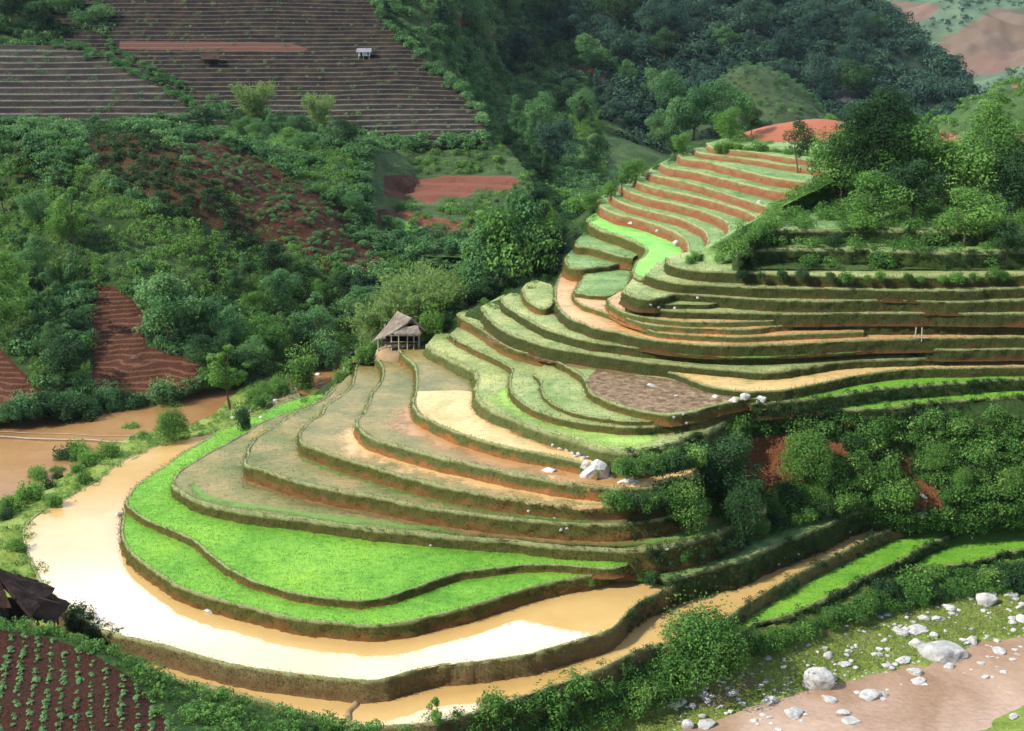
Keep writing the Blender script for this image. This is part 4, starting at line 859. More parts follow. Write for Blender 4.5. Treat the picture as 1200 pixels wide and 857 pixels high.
# ------------------------------------------------------------------ the plants one can point at
def tree(key, px, py, toppx, mat, label, wide=1.0, name='broadleaf_tree', cat='tree', group=None, rz=None):
    P = hit(px, py)
    if P is None: return
    h = (py - toppx) / pxscale(P) / 0.97; return plant(key, P, h, mat, name, label, cat, group, rz, wide)

tree('tLone', 935, 203, 147, 'leaf_dark', 'small dark tree standing alone on the red stepped slope', 1.0)
tree('tBig', 1028, 240, 114, 'leaf_dark', 'tallest dark tree right of the red dome', 0.95)
tree('tC', 985, 232, 160, 'leaf_near', 'bushy tree leaning against the left side of the tallest tree', 1.0)
tree('tB', 1158, 228, 128, 'leaf_near', 'tall green tree at the right, in front of the ochre patched ridge', 1.05)
tree('tB', 1003, 228, 138, 'leaf_near', 'green tree filling the left shoulder of the tallest tree', 1.1)
tree('tA', 1052, 236, 142, 'leaf_near', 'green tree filling the right shoulder of the tallest tree', 1.1)
tree('tC', 1128, 240, 170, 'leaf_near', 'bushy tree touching the left side of the tall green tree at the right', 1.2)
tree('tC', 1020, 262, 205, 'leaf_near', 'bushy tree in front of the trunk of the tallest tree', 1.2)
tree('tA', 1100, 240, 172, 'leaf_near', 'mid green tree between the two tall trees', 1.0)
tree('tE', 1090, 170, 130, 'leaf_bright', 'small pale tree on the skyline behind the two tall trees')
tree('tC', 1195, 250, 178, 'leaf_dark', 'dark tree cut by the right edge, above the shrubs', 1.0)
tree('tA', 1070, 262, 195, 'leaf_dark', 'dark tree at the foot of the tallest tree', 1.1)
tree('tC', 1130, 285, 225, 'leaf_near', 'round tree low on the shrub hill at the right', 1.1)
tree('tA', 1180, 305, 262, 'leaf_dark', 'low dark tree on the shrub hill near the right edge', 1.2)
tree('sBig', 202, 516, 480, 'leaf_near', 'round dense bush on the bank of the brown stream', .78, 'shrub', 'shrub')
tree('sC', 284, 502, 474, 'leaf_dark', 'dark bush on the bank above the emerald strip by the stream', .7, 'shrub', 'shrub')
tree('tE', 270, 480, 404, 'leaf_bright', 'slender pale green tree at the stream beside the end of the hedge', 1.15)
tree('tA', 200, 410, 328, 'leaf_valley', 'large rounded tree right of the dark ploughed field', 1.1)
tree('tE', 90, 300, 222, 'leaf_bright', 'light green tree on the left slope above the ploughed field', .9)
tree('sC', 505, 397, 362, 'leaf_bright', 'fresh green bush right beside the thatched hut', .62, 'shrub', 'shrub')
tree('sBig', 942, 560, 507, 'leaf_bright', 'bright green shrub alone on the red earth of the scrub slope', .8, 'shrub', 'shrub')
tree('sBig', 818, 792, 716, 'leaf_near', 'largest shrub on the riverside bank, left of the emerald strip', 1.0, 'shrub', 'shrub')
tree('tC', 850, 590, 514, 'leaf_dark', 'spreading blue green tree below the lime green step', 1.0)
tree('sBig', 800, 612, 562, 'leaf_near', 'yellowish topped shrub at the end of the tan terraces', .85, 'shrub', 'shrub')
tree('sBig', 868, 618, 572, 'leaf_dark', 'dark shrub beside the wooden stakes', .8, 'shrub', 'shrub')
tree('sC', 355, 452, 412, 'leaf_near', 'bush at the stones where the stream narrows', .9, 'shrub', 'shrub')
tree('sC', 380, 430, 395, 'leaf_valley', 'dark bush behind the narrow part of the stream', .9, 'shrub', 'shrub')
tree('sC', 330, 460, 440, 'leaf_bright', 'small fresh bush on the pale stones of the stream', .9, 'shrub', 'shrub')
tree('bB', 298, 150, 88, 'leaf_bamboo', 'feathery bamboo clump in front of the dark steps, the left one of the pair', .95, 'bamboo_clump', 'bamboo')
tree('bB', 376, 158, 102, 'leaf_bamboo', 'feathery bamboo clump in front of the dark steps, the right one of the pair', .8, 'bamboo_clump', 'bamboo')
EDX = E3[:, 0] if False else None
def behind(key, px, off, toppx, mat, label, wide=1.0, name='broadleaf_tree', cat='tree', group=None):
    """a plant standing below the far edge of the spur, off metres beyond the edge that is seen at column px"""
    ex = [e[0] for e in edge]; k = np.interp(px, ex, range(len(ex))); i = min(int(k), len(ex) - 2); f = k - i
    p = E3[i] * (1 - f) + E3[i + 1] * f; nl = NL[i] * (1 - f) + NL[i + 1] * f; nl = nl / np.linalg.norm(nl)
    x, y = p[0] + nl[0] * off * .35, p[1] + nl[1] * off * .35 + off * .8; P = down(x, y)
    qx, qy = project(np.array([x, y, P.z])); h = (float(qy) - toppx) / pxscale(P) / .97
    if h > 1: plant(key, P, h, mat, name, label, cat, group, None, wide)
for k, (x, off, t, w) in enumerate([(436, 4, 345, 1.0), (448, 8, 318, .9), (462, 4, 336, 1.0), (474, 9, 300, .9), (490, 5, 312, 1.0), (500, 10, 290, .9), (512, 5, 318, 1.0), (424, 10, 336, .9), (526, 9, 296, .9), (456, 14, 308, .9), (484, 14, 292, .9), (536, 5, 322, 1.0)]):
    behind('bA' if k % 2 else 'bB', x, off, t, 'leaf_bamboo', 'pale feathery bamboo in the grove behind the thatched hut', w, 'bamboo_clump', 'bamboo', 'bamboo grove behind the hut')
for k, (x, off, t, w, m) in enumerate([(552, 4, 336, 1.1, 'leaf_dark'), (572, 4, 326, 1.1, 'leaf_dark'), (592, 4, 316, 1.1, 'leaf_dark'), (612, 4, 304, 1.1, 'leaf_dark'), (630, 4, 296, 1.0, 'leaf_dark'), (648, 4, 286, 1.0, 'leaf_dark'), (664, 4, 272, 1.0, 'leaf_dark'),
        (556, 9, 292, .8, 'leaf_near'), (576, 9, 274, .8, 'leaf_valley'), (596, 9, 266, .8, 'leaf_near'), (616, 9, 256, .8, 'leaf_near'), (634, 9, 236, .75, 'leaf_valley'), (652, 9, 226, .7, 'leaf_dark'), (668, 9, 240, .75, 'leaf_near'), (604, 15, 254, .8, 'leaf_valley')]):
    behind(['tC', 'tA', 'tE', 'tB', 'tD'][k % 5], x, off, t, m, 'leafy tree in the dark grove beyond the edge of the pale terraces', w, group='dark trees beyond the spur edge')
for k, (x, y, t, m) in enumerate([(728, 225, 195, 'leaf_valley'), (745, 215, 188, 'leaf_near'), (790, 186, 162, 'leaf_dark'), (800, 182, 158, 'leaf_near'), (715, 236, 214, 'leaf_near'), (694, 250, 228, 'leaf_near')]):
    tree(['tA', 'tC'][k % 2], x, y, t, m, 'small round tree on the left skyline of the red stepped slope', 1.0, group='trees on the skyline of the red slope')
for k, (x, y, t, m) in enumerate([(812, 165, 110, 'leaf_valley'), (838, 158, 100, 'leaf_valley'), (870, 150, 112, 'leaf_near'), (795, 170, 120, 'leaf_valley'), (855, 165, 130, 'leaf_near'), (772, 178, 132, 'leaf_valley'), (880, 158, 128, 'leaf_dark')]):
    tree(['tA', 'tC', 'tB'][k % 3], x, y, t, m, 'leafy tree on the left foot of the grassy knoll', 1.0, group='trees at the foot of the knoll')

# ------------------------------------------------------------------ many plants spread over the slopes
def sample(keys, poly, n, rng, avoid=(), edge=0.0, visible=False):
    """area-weighted random points of lofted sheets that lie inside an outline on the ground"""
    out = []
    for k in keys:
        L = LOFT[k]; px, py = project(L['C']); ok = inpoly(px, py, poly) & (L['C'][:, 1] > 5)
        for a in avoid: ok &= ~inpoly(px, py, a)
        out.append((L['P'], L['q'][ok], L['area'][ok]))
    tot = sum(a[2].sum() for a in out)
    res = []
    for P, q, ar in out:
        if not len(q): continue
        m = int(n * ar.sum() / tot)
        if not m: continue
        f = rng.choice(len(q), m, p=ar / ar.sum()); u = rng.uniform(size=(m, 1)); v = rng.uniform(size=(m, 1)); Q = P[q[f]]
        res.append((Q[:, 0] * (1 - u) + Q[:, 1] * u) * (1 - v) + (Q[:, 3] * (1 - u) + Q[:, 2] * u) * v)
    R = np.concatenate(res) if res else np.zeros((0, 3))
    if 'U' in keys:
        for r in R:
            h = down(r[0], r[1]); r[2] = h.z if h is not None else r[2]
    return R

FULL = [(-220, -140), (1400, -140), (1400, 1000), (-220, 1000)]
CROPS = [[(107, 334), (135, 336), (160, 355), (172, 375), (170, 405), (207, 416), (236, 426), (232, 448), (175, 470), (107, 474)], [(-80, 400), (0, 408), (40, 450), (62, 478), (0, 492), (-80, 500)],
         [(448, 206), (610, 203), (600, 222), (548, 240), (500, 246), (450, 228)], [(440, 243), (480, 248), (540, 268), (520, 278), (440, 262)], [(440, 250), (470, 256), (496, 266), (490, 273), (455, 264)],
         [(508, 5), (560, 22), (590, 48), (570, 50), (520, 25)], [(660, 78), (700, 78), (740, 100), (790, 122), (775, 130), (720, 118), (690, 100)]]
TERR = [[(112, -10), (440, -10), (474, 45), (516, 84), (560, 118), (576, 168), (420, 172), (330, 150), (250, 132), (222, 108), (160, 78), (122, 50)], [(-220, 60), (96, 64), (140, 78), (180, 100), (222, 122), (222, 146), (-220, 148)]]
RNGV = np.random.default_rng(99)
DRY = [(95, 150), (175, 158), (235, 205), (290, 255), (330, 300), (250, 272), (160, 235), (110, 190)]
STEPS = [[(425, 168), (600, 168), (628, 240), (600, 300), (425, 300)]]

def small_arrays(seed, n, h, rad, nleaf, size, nl=6):
    rng = np.random.default_rng(seed); L = []
    for i in range(nl):
        a = rng.uniform(0, 2 * math.pi); r = rad * math.sqrt(rng.uniform()) * .7; s = rad * rng.uniform(.35, .6)
        L.append(((r * math.cos(a), r * math.sin(a), h * rng.uniform(.3, .75)), (s, s, s * .85)))
    return lobed(rng, L, nleaf, size, up=.5)

def stuff_cloud(name, label, pts, arrays, smin, smax, mat, rng, clumps=0.0):
    """one object made of many low plants (nobody could count them)"""
    Vs = []; Ts = []; kind = rng.integers(0, len(arrays), len(pts)); s = rng.uniform(smin, smax, len(pts)); a = rng.uniform(0, 2 * math.pi, len(pts)); tt = rng.normal(0, 0.16, len(pts))
    for k, (V, T) in enumerate(arrays):
        idx = np.nonzero(kind == k)[0]
        if not len(idx): continue
        ca = (np.cos(a[idx]) * s[idx]).astype(np.float32)[:, None, None]; sa = (np.sin(a[idx]) * s[idx]).astype(np.float32)[:, None, None]
        x = V[None, :, :, 0] * ca - V[None, :, :, 1] * sa; y = V[None, :, :, 0] * sa + V[None, :, :, 1] * ca; zz = V[None, :, :, 2] * s[idx].astype(np.float32)[:, None, None]
        W = np.stack([x, y, zz], -1) + pts[idx].astype(np.float32)[:, None, None, :]
        Vs.append(W.reshape(-1, 4, 3)); Ts.append(np.clip(T[None] + tt[idx].astype(np.float32)[:, None, None], 0, 1.1).reshape(-1, 4))
    V = np.concatenate(Vs); T = np.concatenate(Ts); me = cloud_mesh(name, V, T); o = link(name, me, M[mat]); tag(o, label, kind='stuff'); return o

lowA = [small_arrays(s, 0, 1.2, 1.1, 150, 0.30) for s in (41, 42, 43)]
lowN = [small_arrays(s, 0, 0.8, 0.8, 170, 0.15) for s in (44, 45, 46)]
lowS = [small_arrays(s, 0, 0.45, 0.5, 70, 0.12, 4) for s in (47, 48)]
crowns = [small_arrays(s, 0, 5.0, 2.6, 190, 0.62, 9) for s in (51, 52, 53, 54)]
farcr = [small_arrays(s, 0, 3.0, 2.6, 70, 0.8, 5) for s in (55, 56)]

NEARA = [(-220, 120), (300, 120), (700, 90), (720, 300), (450, 400), (300, 465), (-220, 530)]
pts = sample(['A'], NEARA, 9500, RNGV, CROPS + TERR + [RED] + STEPS + [DRY]); pn = fbm(pts, .045, 3, 20.0) + .25 * fbm(pts, .2, 2, 3.0)
gpts = pts[pn < .12]; pts = pts[pn > -.03]
stuff_cloud('undergrowth', 'low dark scrub covering the shaded valley side', pts, lowA, 0.6, 1.35, 'leaf_valley', RNGV)
stuff_cloud('slope_grass', 'lighter grass and low herbs between the scrub of the valley side', gpts, lowS, 1.0, 2.6, 'leaf_bright', RNGV)
dpts = sample(['A'], DRY, 420, RNGV); stuff_cloud('undergrowth', 'thin dry scrub on the dark brown slope', dpts, lowA, .3, .9, 'leaf_dark', RNGV)
pts = sample(['T3'], FULL, 420, RNGV, [[(440, 206), (610, 204), (600, 224), (505, 241), (445, 226)]]); stuff_cloud('undergrowth', 'scrub on the overgrown steps of the valley', pts, lowA, .3, 1.0, 'leaf_near', RNGV)
for k_, n_, rg_ in (('T', 500, FULL), ('T2', 220, FULL)):
    pts = sample([k_], rg_, n_, RNGV); stuff_cloud('undergrowth', 'tufts of weeds on the dark steps', pts, lowS, .5, 1.8, 'leaf_valley', RNGV)
def band(line, w, n, smin, smax, lab, mat='leaf_valley', arr=None):
    """ragged belt of scrub along a line on the ground"""
    q = np.array(line, float); L = np.concatenate([[0], np.cumsum(np.linalg.norm(np.diff(q, axis=0), axis=1))]); out = []
    for _ in range(n):
        s_ = RNGV.uniform(0, L[-1]); P = hit(np.interp(s_, L, q[:, 0]) + RNGV.normal() * w, np.interp(s_, L, q[:, 1]) + RNGV.normal() * w)
        if P is not None: out.append(P[:])
    stuff_cloud('undergrowth', lab, np.array(out), arr or lowA, smin, smax, mat, RNGV)
band([(436, 0), (468, 40), (512, 82), (560, 120), (576, 166), (480, 172), (420, 168), (330, 146), (250, 132)], 4, 420, .6, 1.5, 'ragged scrub along the lower edge of the dark steps')
band([(60, 52), (100, 60), (140, 76), (180, 96), (222, 118), (228, 142), (100, 150), (0, 150)], 3, 260, .4, 1.0, 'ragged scrub along the edge of the nearer dark steps')
band([(114, 0), (118, 30), (130, 58), (170, 80), (222, 108)], 2, 110, .4, .9, 'scrub between the two dark stepped slopes')
band([(424, 168), (424, 200), (426, 240), (424, 280), (470, 290), (540, 292), (600, 285)], 7, 300, .5, 1.5, 'scrub around the overgrown steps of the valley')
band([(838, 304), (862, 292), (885, 276), (912, 256), (940, 240), (968, 224), (995, 208), (1012, 200)], 4, 150, .6, 1.5, 'scrub along the right end of the red steps', 'leaf_near', lowN)
pts = sample(['A'], RED, 520, RNGV); stuff_cloud('undergrowth', 'sparse weeds on the red earth slide', pts, lowA, .25, .6, 'leaf_valley', RNGV)
pts = sample(['A'], [(300, -140), (760, -140), (760, 100), (600, 110), (560, 115)], 3000, RNGV, CROPS + TERR)
pts2 = sample(['A'], [(-220, -140), (300, -140), (300, 130), (-220, 70)], 900, RNGV, TERR)
stuff_cloud('undergrowth', 'scrub and low wood around the dark steps and up the valley', np.concatenate([pts, pts2]), lowA, 1.1, 2.2, 'leaf_valley', RNGV)
pts = sample(['M'], FULL, 2600, RNGV, [[(972, 105), (1003, 100), (1008, 125), (985, 140), (970, 125)]])
stuff_cloud('mountain_forest', 'dense dark wood covering the steep mountain', pts - [0, 0, 1.0], crowns, .75, 1.5, 'leaf_mtn', RNGV)
pts = sample(['H'], FULL, 900, RNGV); stuff_cloud('undergrowth', 'grass and low scrub on the knoll', pts, lowA, .3, .8, 'leaf_valley', RNGV)
pts = sample(['N'], FULL, 500, RNGV); stuff_cloud('undergrowth', 'scattered scrub on the ridge at the right', pts, lowA, .5, 1.5, 'leaf_near', RNGV)
pts = sample(['F'], FULL, 1500, RNGV, [p[1] for p in FARRED]); stuff_cloud('undergrowth', 'scattered woods on the far hills', pts, farcr, .4, 1.3, 'leaf_mtn', RNGV)
pts = sample(['U'], FULL, 1900, RNGV); stuff_cloud('undergrowth', 'dense green scrub on the hill above the green steps', pts, lowN, .6, 1.6, 'leaf_near', RNGV)
pts = sample(['W'], [(770, 505), (900, 486), (960, 496), (1400, 480), (1400, 700), (770, 700)], 1500, RNGV, [[(870, 512), (930, 505), (945, 540), (960, 560), (905, 582), (865, 570)], [(965, 512), (992, 516), (1002, 548), (975, 548)], [(1040, 525), (1072, 522), (1085, 570), (1105, 575), (1110, 606), (1060, 606)]]); stuff_cloud('undergrowth', 'tangled weeds on the scrub slope', pts, lowN, .6, 1.5, 'leaf_near', RNGV)
pts = sample(['K'], FULL, 800, RNGV, [[(392, 415), (445, 398), (445, 410), (400, 430)]]); stuff_cloud('undergrowth', 'weeds on the back slope of the spur', pts, lowN, .5, 1.2, 'leaf_near', RNGV)
GAP = [(868, 159), (880, 150), (935, 137), (1000, 144), (1030, 170), (980, 178), (905, 168)]
pts = sample(['O'], FULL, 260, RNGV, [GAP]); stuff_cloud('undergrowth', 'fringe of weeds around the red dome', pts, lowN, .5, 1.1, 'leaf_near', RNGV)
CB = [(470, 852), (800, 762), (850, 756), (930, 742), (1020, 702), (1070, 682), (1170, 668), (1400, 640), (1400, 670), (1100, 705), (1000, 728), (850, 788), (780, 830), (640, 880), (470, 900)]
pts = sample(['C'], CB, 1500, RNGV); stuff_cloud('undergrowth', 'weeds of the thick green fringe above the riverbank', pts, lowN, .5, 1.15, 'leaf_near', RNGV)
pts = sample(['D'], [(-190, 725), (60, 730), (110, 745), (210, 798), (450, 850), (560, 900), (560, 1000), (240, 1000), (190, 840), (150, 795), (100, 768), (0, 745), (-190, 745)], 1300, RNGV, [CROP])
stuff_cloud('undergrowth', 'green weeds on the near slope beside the crop field', pts, lowS, .6, 1.6, 'leaf_near', RNGV)
pts = sample(['B'], FULL, 900, RNGV); pts = pts[pts[:, 2] > -1.1]; stuff_cloud('undergrowth', 'weeds along the bund by the stream', pts, lowS, .5, 1.3, 'leaf_near', RNGV)

# individual shrubs and trees standing on the slopes
def spread(keys, poly, n, protos, mats, hmin, hmax, name, cat, label, group, avoid=(), flat=(0.85, 1.2), mind=0.0):
    P = sample(keys, poly, n * 3, RNGV, avoid); got = []
    for p in P:
        if len(got) >= n: break
        if mind and any((p[0] - g[0]) ** 2 + (p[1] - g[1]) ** 2 < mind * mind for g in got): continue
        got.append(p); plant(random.choice(protos), p, random.uniform(hmin, hmax), random.choice(mats), name, label, cat, group, None, random.uniform(*flat))
T3 = ['tA', 'tB', 'tC', 'tE']
spread(['A'], [(0, 200), (90, 235), (80, 470), (0, 470)], 14, T3, ['leaf_valley', 'leaf_valley', 'leaf_bright', 'leaf_dark'], 4.0, 8.0, 'broadleaf_tree', 'tree', 'tree on the shaded slope left of the ploughed field', 'trees left of the ploughed field', CROPS, mind=4)
spread(['A'], [(175, 335), (330, 325), (420, 345), (440, 365), (400, 400), (300, 440), (240, 440), (232, 415), (180, 400)], 24, T3, ['leaf_valley', 'leaf_valley', 'leaf_dark', 'leaf_near'], 3.0, 6.0, 'broadleaf_tree', 'tree', 'tree on the dark slope between the ploughed field and the hut', 'trees on the slope above the stream', CROPS, mind=3.5)
spread(['A'], [(200, 110), (300, 125), (400, 140), (560, 168), (620, 200), (440, 200), (430, 290), (330, 190), (200, 150)], 22, T3, ['leaf_valley', 'leaf_dark', 'leaf_near'], 3, 6, 'broadleaf_tree', 'tree', 'tree in the belt below the dark steps', 'trees in the belt below the steps', CROPS + TERR + [RED] + STEPS + [[(430, 290), (200, 290), (200, 320), (430, 350)]], mind=5)
spread(['A'], [(480, 10), (760, 0), (780, 170), (640, 220), (590, 180), (560, 110)], 48, T3 + ['tD'], ['leaf_valley', 'leaf_dark', 'leaf_mtn'], 6, 12, 'broadleaf_tree', 'tree', 'tree on the wooded valley head', 'trees at the valley head', CROPS + TERR, mind=7)
spread(['A'], [(-20, -5), (118, 0), (120, 60), (90, 70), (0, 45)], 10, T3, ['leaf_dark', 'leaf_valley'], 6, 10, 'broadleaf_tree', 'tree', 'dark tree in the top left corner beside the steps', 'trees in the top left corner', TERR, mind=5)
spread(['M'], [(560, 150), (960, 150), (1060, 100), (1010, 10), (600, 0)], 60, ['tB', 'tC', 'tD', 'tA'], ['leaf_mtn', 'leaf_mtn', 'leaf_dark', 'leaf_valley'], 8, 14, 'broadleaf_tree', 'tree', 'taller tree standing out of the mountain wood', 'trees on the mountain', mind=9)
spread(['A'], [(-40, 497), (60, 480), (160, 472), (240, 458), (290, 442), (300, 452), (240, 472), (120, 492), (0, 508)], 34, ['sA', 'sB', 'sC'], ['leaf_dark', 'leaf_valley'], 1.8, 2.8, 'shrub', 'shrub', 'shrub of the hedge between the brown stream and the ploughed field', 'hedge shrubs along the stream', mind=1.6)
spread(['W'], [(735, 525), (880, 500), (960, 512), (1200, 500), (1230, 600), (1110, 610), (1040, 590), (900, 600), (780, 610), (740, 580)], 50, ['sA', 'sB', 'sC', 'sBig'], ['leaf_near', 'leaf_dark', 'leaf_near', 'leaf_bright'], 1.0, 2.4, 'shrub', 'shrub', 'shrub on the scrub slope under the emerald strips', 'shrubs on the scrub slope', [[(870, 512), (930, 505), (945, 540), (960, 560), (905, 582), (865, 570)], [(965, 512), (992, 516), (1002, 548), (975, 548)], [(1040, 525), (1072, 522), (1085, 570), (1105, 575), (1110, 606), (1060, 606)]], mind=1.5)
spread(['U'], [(860, 310), (885, 270), (950, 235), (1010, 200), (1230, 190), (1230, 320), (1000, 318)], 50, ['sA', 'sB', 'sC', 'sD'], ['leaf_near', 'leaf_near', 'leaf_dark', 'leaf_bright'], .8, 2.1, 'shrub', 'shrub', 'shrub on the hill above the green steps', 'shrubs on the hill above the steps', mind=1.5)
spread(['C'], CB, 46, ['sA', 'sB', 'sC', 'sD'], ['leaf_near', 'leaf_dark', 'leaf_near'], .9, 1.9, 'shrub', 'shrub', 'shrub in the green fringe above the riverbank', 'shrubs above the riverbank', mind=1.2)
spread(['K'], [(520, 395), (560, 340), (640, 310), (690, 240), (760, 190), (860, 150), (800, 140), (640, 250), (480, 380)], 22, ['sA', 'sB', 'sC'], ['leaf_near', 'leaf_dark'], 1.3, 2.6, 'shrub', 'shrub', 'shrub along the left edge of the spur', 'shrubs on the spur edge', mind=1.5)
spread(['B'], [(0, 580), (110, 520), (160, 505), (175, 520), (110, 565), (40, 620), (0, 690)], 22, ['sD', 'sB', 'sA'], ['leaf_bright', 'leaf_near', 'leaf_dark'], .8, 1.6, 'shrub', 'shrub', 'shrub on the bund between the stream and the big paddy', 'shrubs on the bund', mind=1.2)
spread(['B'], [(255, 500), (310, 455), (350, 440), (350, 465), (300, 490)], 7, ['sD', 'sB'], ['leaf_near', 'leaf_bright'], .8, 1.5, 'shrub', 'shrub', 'shrub on the stony left edge of the spur', 'shrubs on the stony edge', mind=1)
# clothed banks: shrubs hanging on the dark banks at the right end of the tan terraces
def bankshrubs(line, zz, n, hmin, hmax, label, group, mats=('leaf_near', 'leaf_dark')):
    R = resample([atz(x, y, zz) for x, y in line], 0.3)
    for k in range(n):
        p = R[int((k + random.uniform(0, .9)) / n * (len(R) - 1))]; plant(random.choice(['sB', 'sD', 'sA']), (p[0] + random.uniform(-.3, .3), p[1] - 0.3, zz - random.uniform(0.1, .4)), random.uniform(hmin, hmax), random.choice(mats), 'shrub', label, 'shrub', group)
bankshrubs([(722, 548), (750, 552), (780, 548), (820, 538)], z['L9'] - .9, 9, 1.0, 1.5, 'shrub hanging on the bank under the lime green step', 'shrubs under the lime step')
bankshrubs([(735, 545), (770, 540), (815, 525)], z['L9'] - .3, 8, .8, 1.2, 'shrub hanging on the bank under the lime green step', 'shrubs under the lime step')
bankshrubs([(722, 590), (750, 590), (780, 582), (800, 572)], z['L7'] - .8, 9, 1.0, 1.5, 'shrub on the bank at the end of the tan terraces', 'shrubs at the end of the tan terraces')
bankshrubs([(740, 645), (790, 655), (850, 640), (900, 615), (960, 600), (1030, 580)], z['K'] + .7, 24, .7, 1.3, 'shrub of the dark hedge bank over the grassy path', 'shrubs of the hedge bank', ('leaf_dark', 'leaf_near'))
bankshrubs([(690, 682), (715, 675), (735, 672), (750, 674), (765, 682)], z['L1'] + .5, 12, .6, 1.0, 'shrub at the pointed end of the emerald fields', 'shrubs at the point of the emerald fields')
tree('tE', 512, 866, 812, 'leaf_bright', 'slender fresh sapling at the bottom edge in front of the narrow paddy', .8)
bankshrubs([(845, 176), (880, 178), (920, 181), (960, 186), (985, 188)], z['R9'] - .2, 16, .8, 1.4, 'low shrub in the grassy strip between the red steps and the red dome', 'shrubs under the red dome', ('leaf_near', 'leaf_bright'))
bankshrubs([(84, 722), (104, 733), (122, 742), (140, 748)], z['L1'] - .8, 9, .9, 1.4, 'shrub darkened for the mud wall shade beside the farmhouse', 'shrubs beside the farmhouse', ('leaf_dark',))  # weeds on the wall; their dark leaf colour stands in for the wall's shade
bankshrubs([(872, 321), (930, 323), (1000, 325), (1080, 325), (1150, 324), (1215, 322)], z['E'] + .1, 16, .5, 1.1, 'low shrub overgrowing the topmost green step', 'shrubs along the topmost green step', ('leaf_near', 'leaf_dark', 'leaf_near'))
for x_, y_, t_ in ((412, 437, 422), (426, 424, 408), (436, 415, 402), (398, 448, 436), (815, 306, 296), (808, 309, 301)): tree('sD', x_, y_, t_, 'leaf_near', 'low weed bush at the loose end of a terrace bund', .8, 'shrub', 'shrub', 'weed bushes at the bund ends')
print('plants', CNT)

# ------------------------------------------------------------------ grass on the banks, rice, stubble
def blades(P, out, length, width, rng, tint, lean=0.5):
    n = len(P); a = rng.uniform(0, 2 * math.pi, n); side = np.stack([np.cos(a), np.sin(a), np.zeros(n)], 1) * width[:, None]
    d = np.stack([rng.normal(0, .35, n), rng.normal(0, .35, n), np.ones(n)], 1); d[:, :2] += out * lean; d /= np.linalg.norm(d, axis=1)[:, None]
    tip = P + d * length[:, None]; mid = P + d * (length * .5)[:, None]; mid[:, 2] += length * .06
    V = np.stack([P - side, P + side, tip + side * .15, tip - side * .15], 1)
    return V.astype(np.float32), np.repeat(tint[:, None], 4, 1).astype(np.float32)
rng = np.random.default_rng(5); Vs = []; Ts = []
for V, N, A, style, k in BANKPTS:
    nb = int(len(V) * 4.5 * k)
    i = rng.integers(0, len(V), nb); t = A[i]; keep = rng.uniform(size=nb) > t * 0.55; i = i[keep]; t = t[keep]
    p = V[i] + rng.normal(0, .14, (len(i), 3)) * [1, 1, .6]; L = rng.uniform(.07, .26, len(i)) * (.75 + 1.6 * np.clip(t, 0, .25) - .4 * t)
    ti = rng.uniform(0, 1, len(i)) * .8 + (0.25 - .25 * t) - (0.25 if style == 'bank_dark' else 0)
    a, b = blades(p, N[i], L, rng.uniform(.015, .04, len(i)), rng, np.clip(ti, 0, 1), 0.7); Vs.append(a); Ts.append(b)
wp = []
for V, N, A, style, k in BANKPTS:
    px, py = project(V); dk = (style == 'bank_dark') | ((px > 735) & (px < 1240) & (py > 500))
    idx = np.nonzero(dk & (A < .93))[0]
    if len(idx): sel = rng.choice(idx, min(len(idx), int(len(idx) * .20))); wp.append(V[sel] + np.c_[N[sel] * .05, np.full(len(sel), -.18)])
stuff_cloud('bank_weeds', 'leafy weeds covering the dark banks at the right', np.concatenate(wp), lowS, .5, 1.15, 'leaf_dark', rng)
wp = []
for V, N, A, style, k in BANKPTS:
    if style in ('bank', 'bank_wet'):
        sel = rng.choice(len(V), int(len(V) * .018)); wp.append(V[sel] + np.c_[N[sel] * .02, np.full(len(sel), -.12)])
stuff_cloud('bank_weeds', 'scattered leafy weeds on the olive banks', np.concatenate(wp), lowS, .25, .6, 'leaf_near', rng)
me = cloud_mesh('bank_grass', np.concatenate(Vs), np.concatenate(Ts)); tag(link('bank_grass', me, M['grass']), 'tufted grass growing on the terrace banks', kind='stuff')

def capfill(objs, dens, lmin, lmax, w, name, mat, label):
    Vs = []; Ts = []
    for o in objs:
        co = np.array([v.co[:] for v in o.data.vertices]); x0, y0 = co[:, :2].min(0); x1, y1 = co[:, :2].max(0); n = int((x1 - x0) * (y1 - y0) * dens)
        q = rng.uniform((x0, y0), (x1, y1), (n, 2)); ok = inpoly(q[:, 0], q[:, 1], [tuple(c) for c in co[:, :2]]); q = q[ok]
        px, py = project(np.c_[q, np.full(len(q), co[0, 2])]); q = q[(px > -120) & (px < 1320)]
        zz = co[0, 2]; ks = [k for k in range(len(q)) if BVH.ray_cast(Vector((q[k, 0], q[k, 1], zz + .08)), Vector((0, 0, 1)), 40)[0] is None]
        q = q[ks]; P = np.c_[q, np.full(len(q), zz)]
        a, b = blades(P, np.zeros((len(P), 2)), rng.uniform(lmin, lmax, len(P)), np.full(len(P), w), rng, rng.uniform(0, 1, len(P))); Vs.append(a); Ts.append(b)
    if Vs:
        me = cloud_mesh(name, np.concatenate(Vs), np.concatenate(Ts)); tag(link(name, me, M[mat]), label, kind='stuff')
caps = {}
for o in scene.objects:
    if o.name.startswith('terrace_field'): caps.setdefault(o.data.materials[0].name, []).append(o)
capfill(caps.get('young_rice', []), 30, .06, .15, .03, 'rice_seedlings', 'rice_blade', 'young rice plants standing in the emerald fields')
capfill([o for k in ('khaki_paddy', 'pale_green_stubble', 'lime_grass', 'green_tread') for o in caps.get(k, [])], 7, .05, .16, .03, 'stubble', 'straw_blade', 'short stubble and weeds on the fallow terraces')
P = sample(['C'], [(640, 860), (800, 790), (1000, 725), (1250, 660), (1250, 740), (1000, 795), (840, 850), (700, 900)], 26000, RNGV); P = P[P[:, 2] > -5.9]
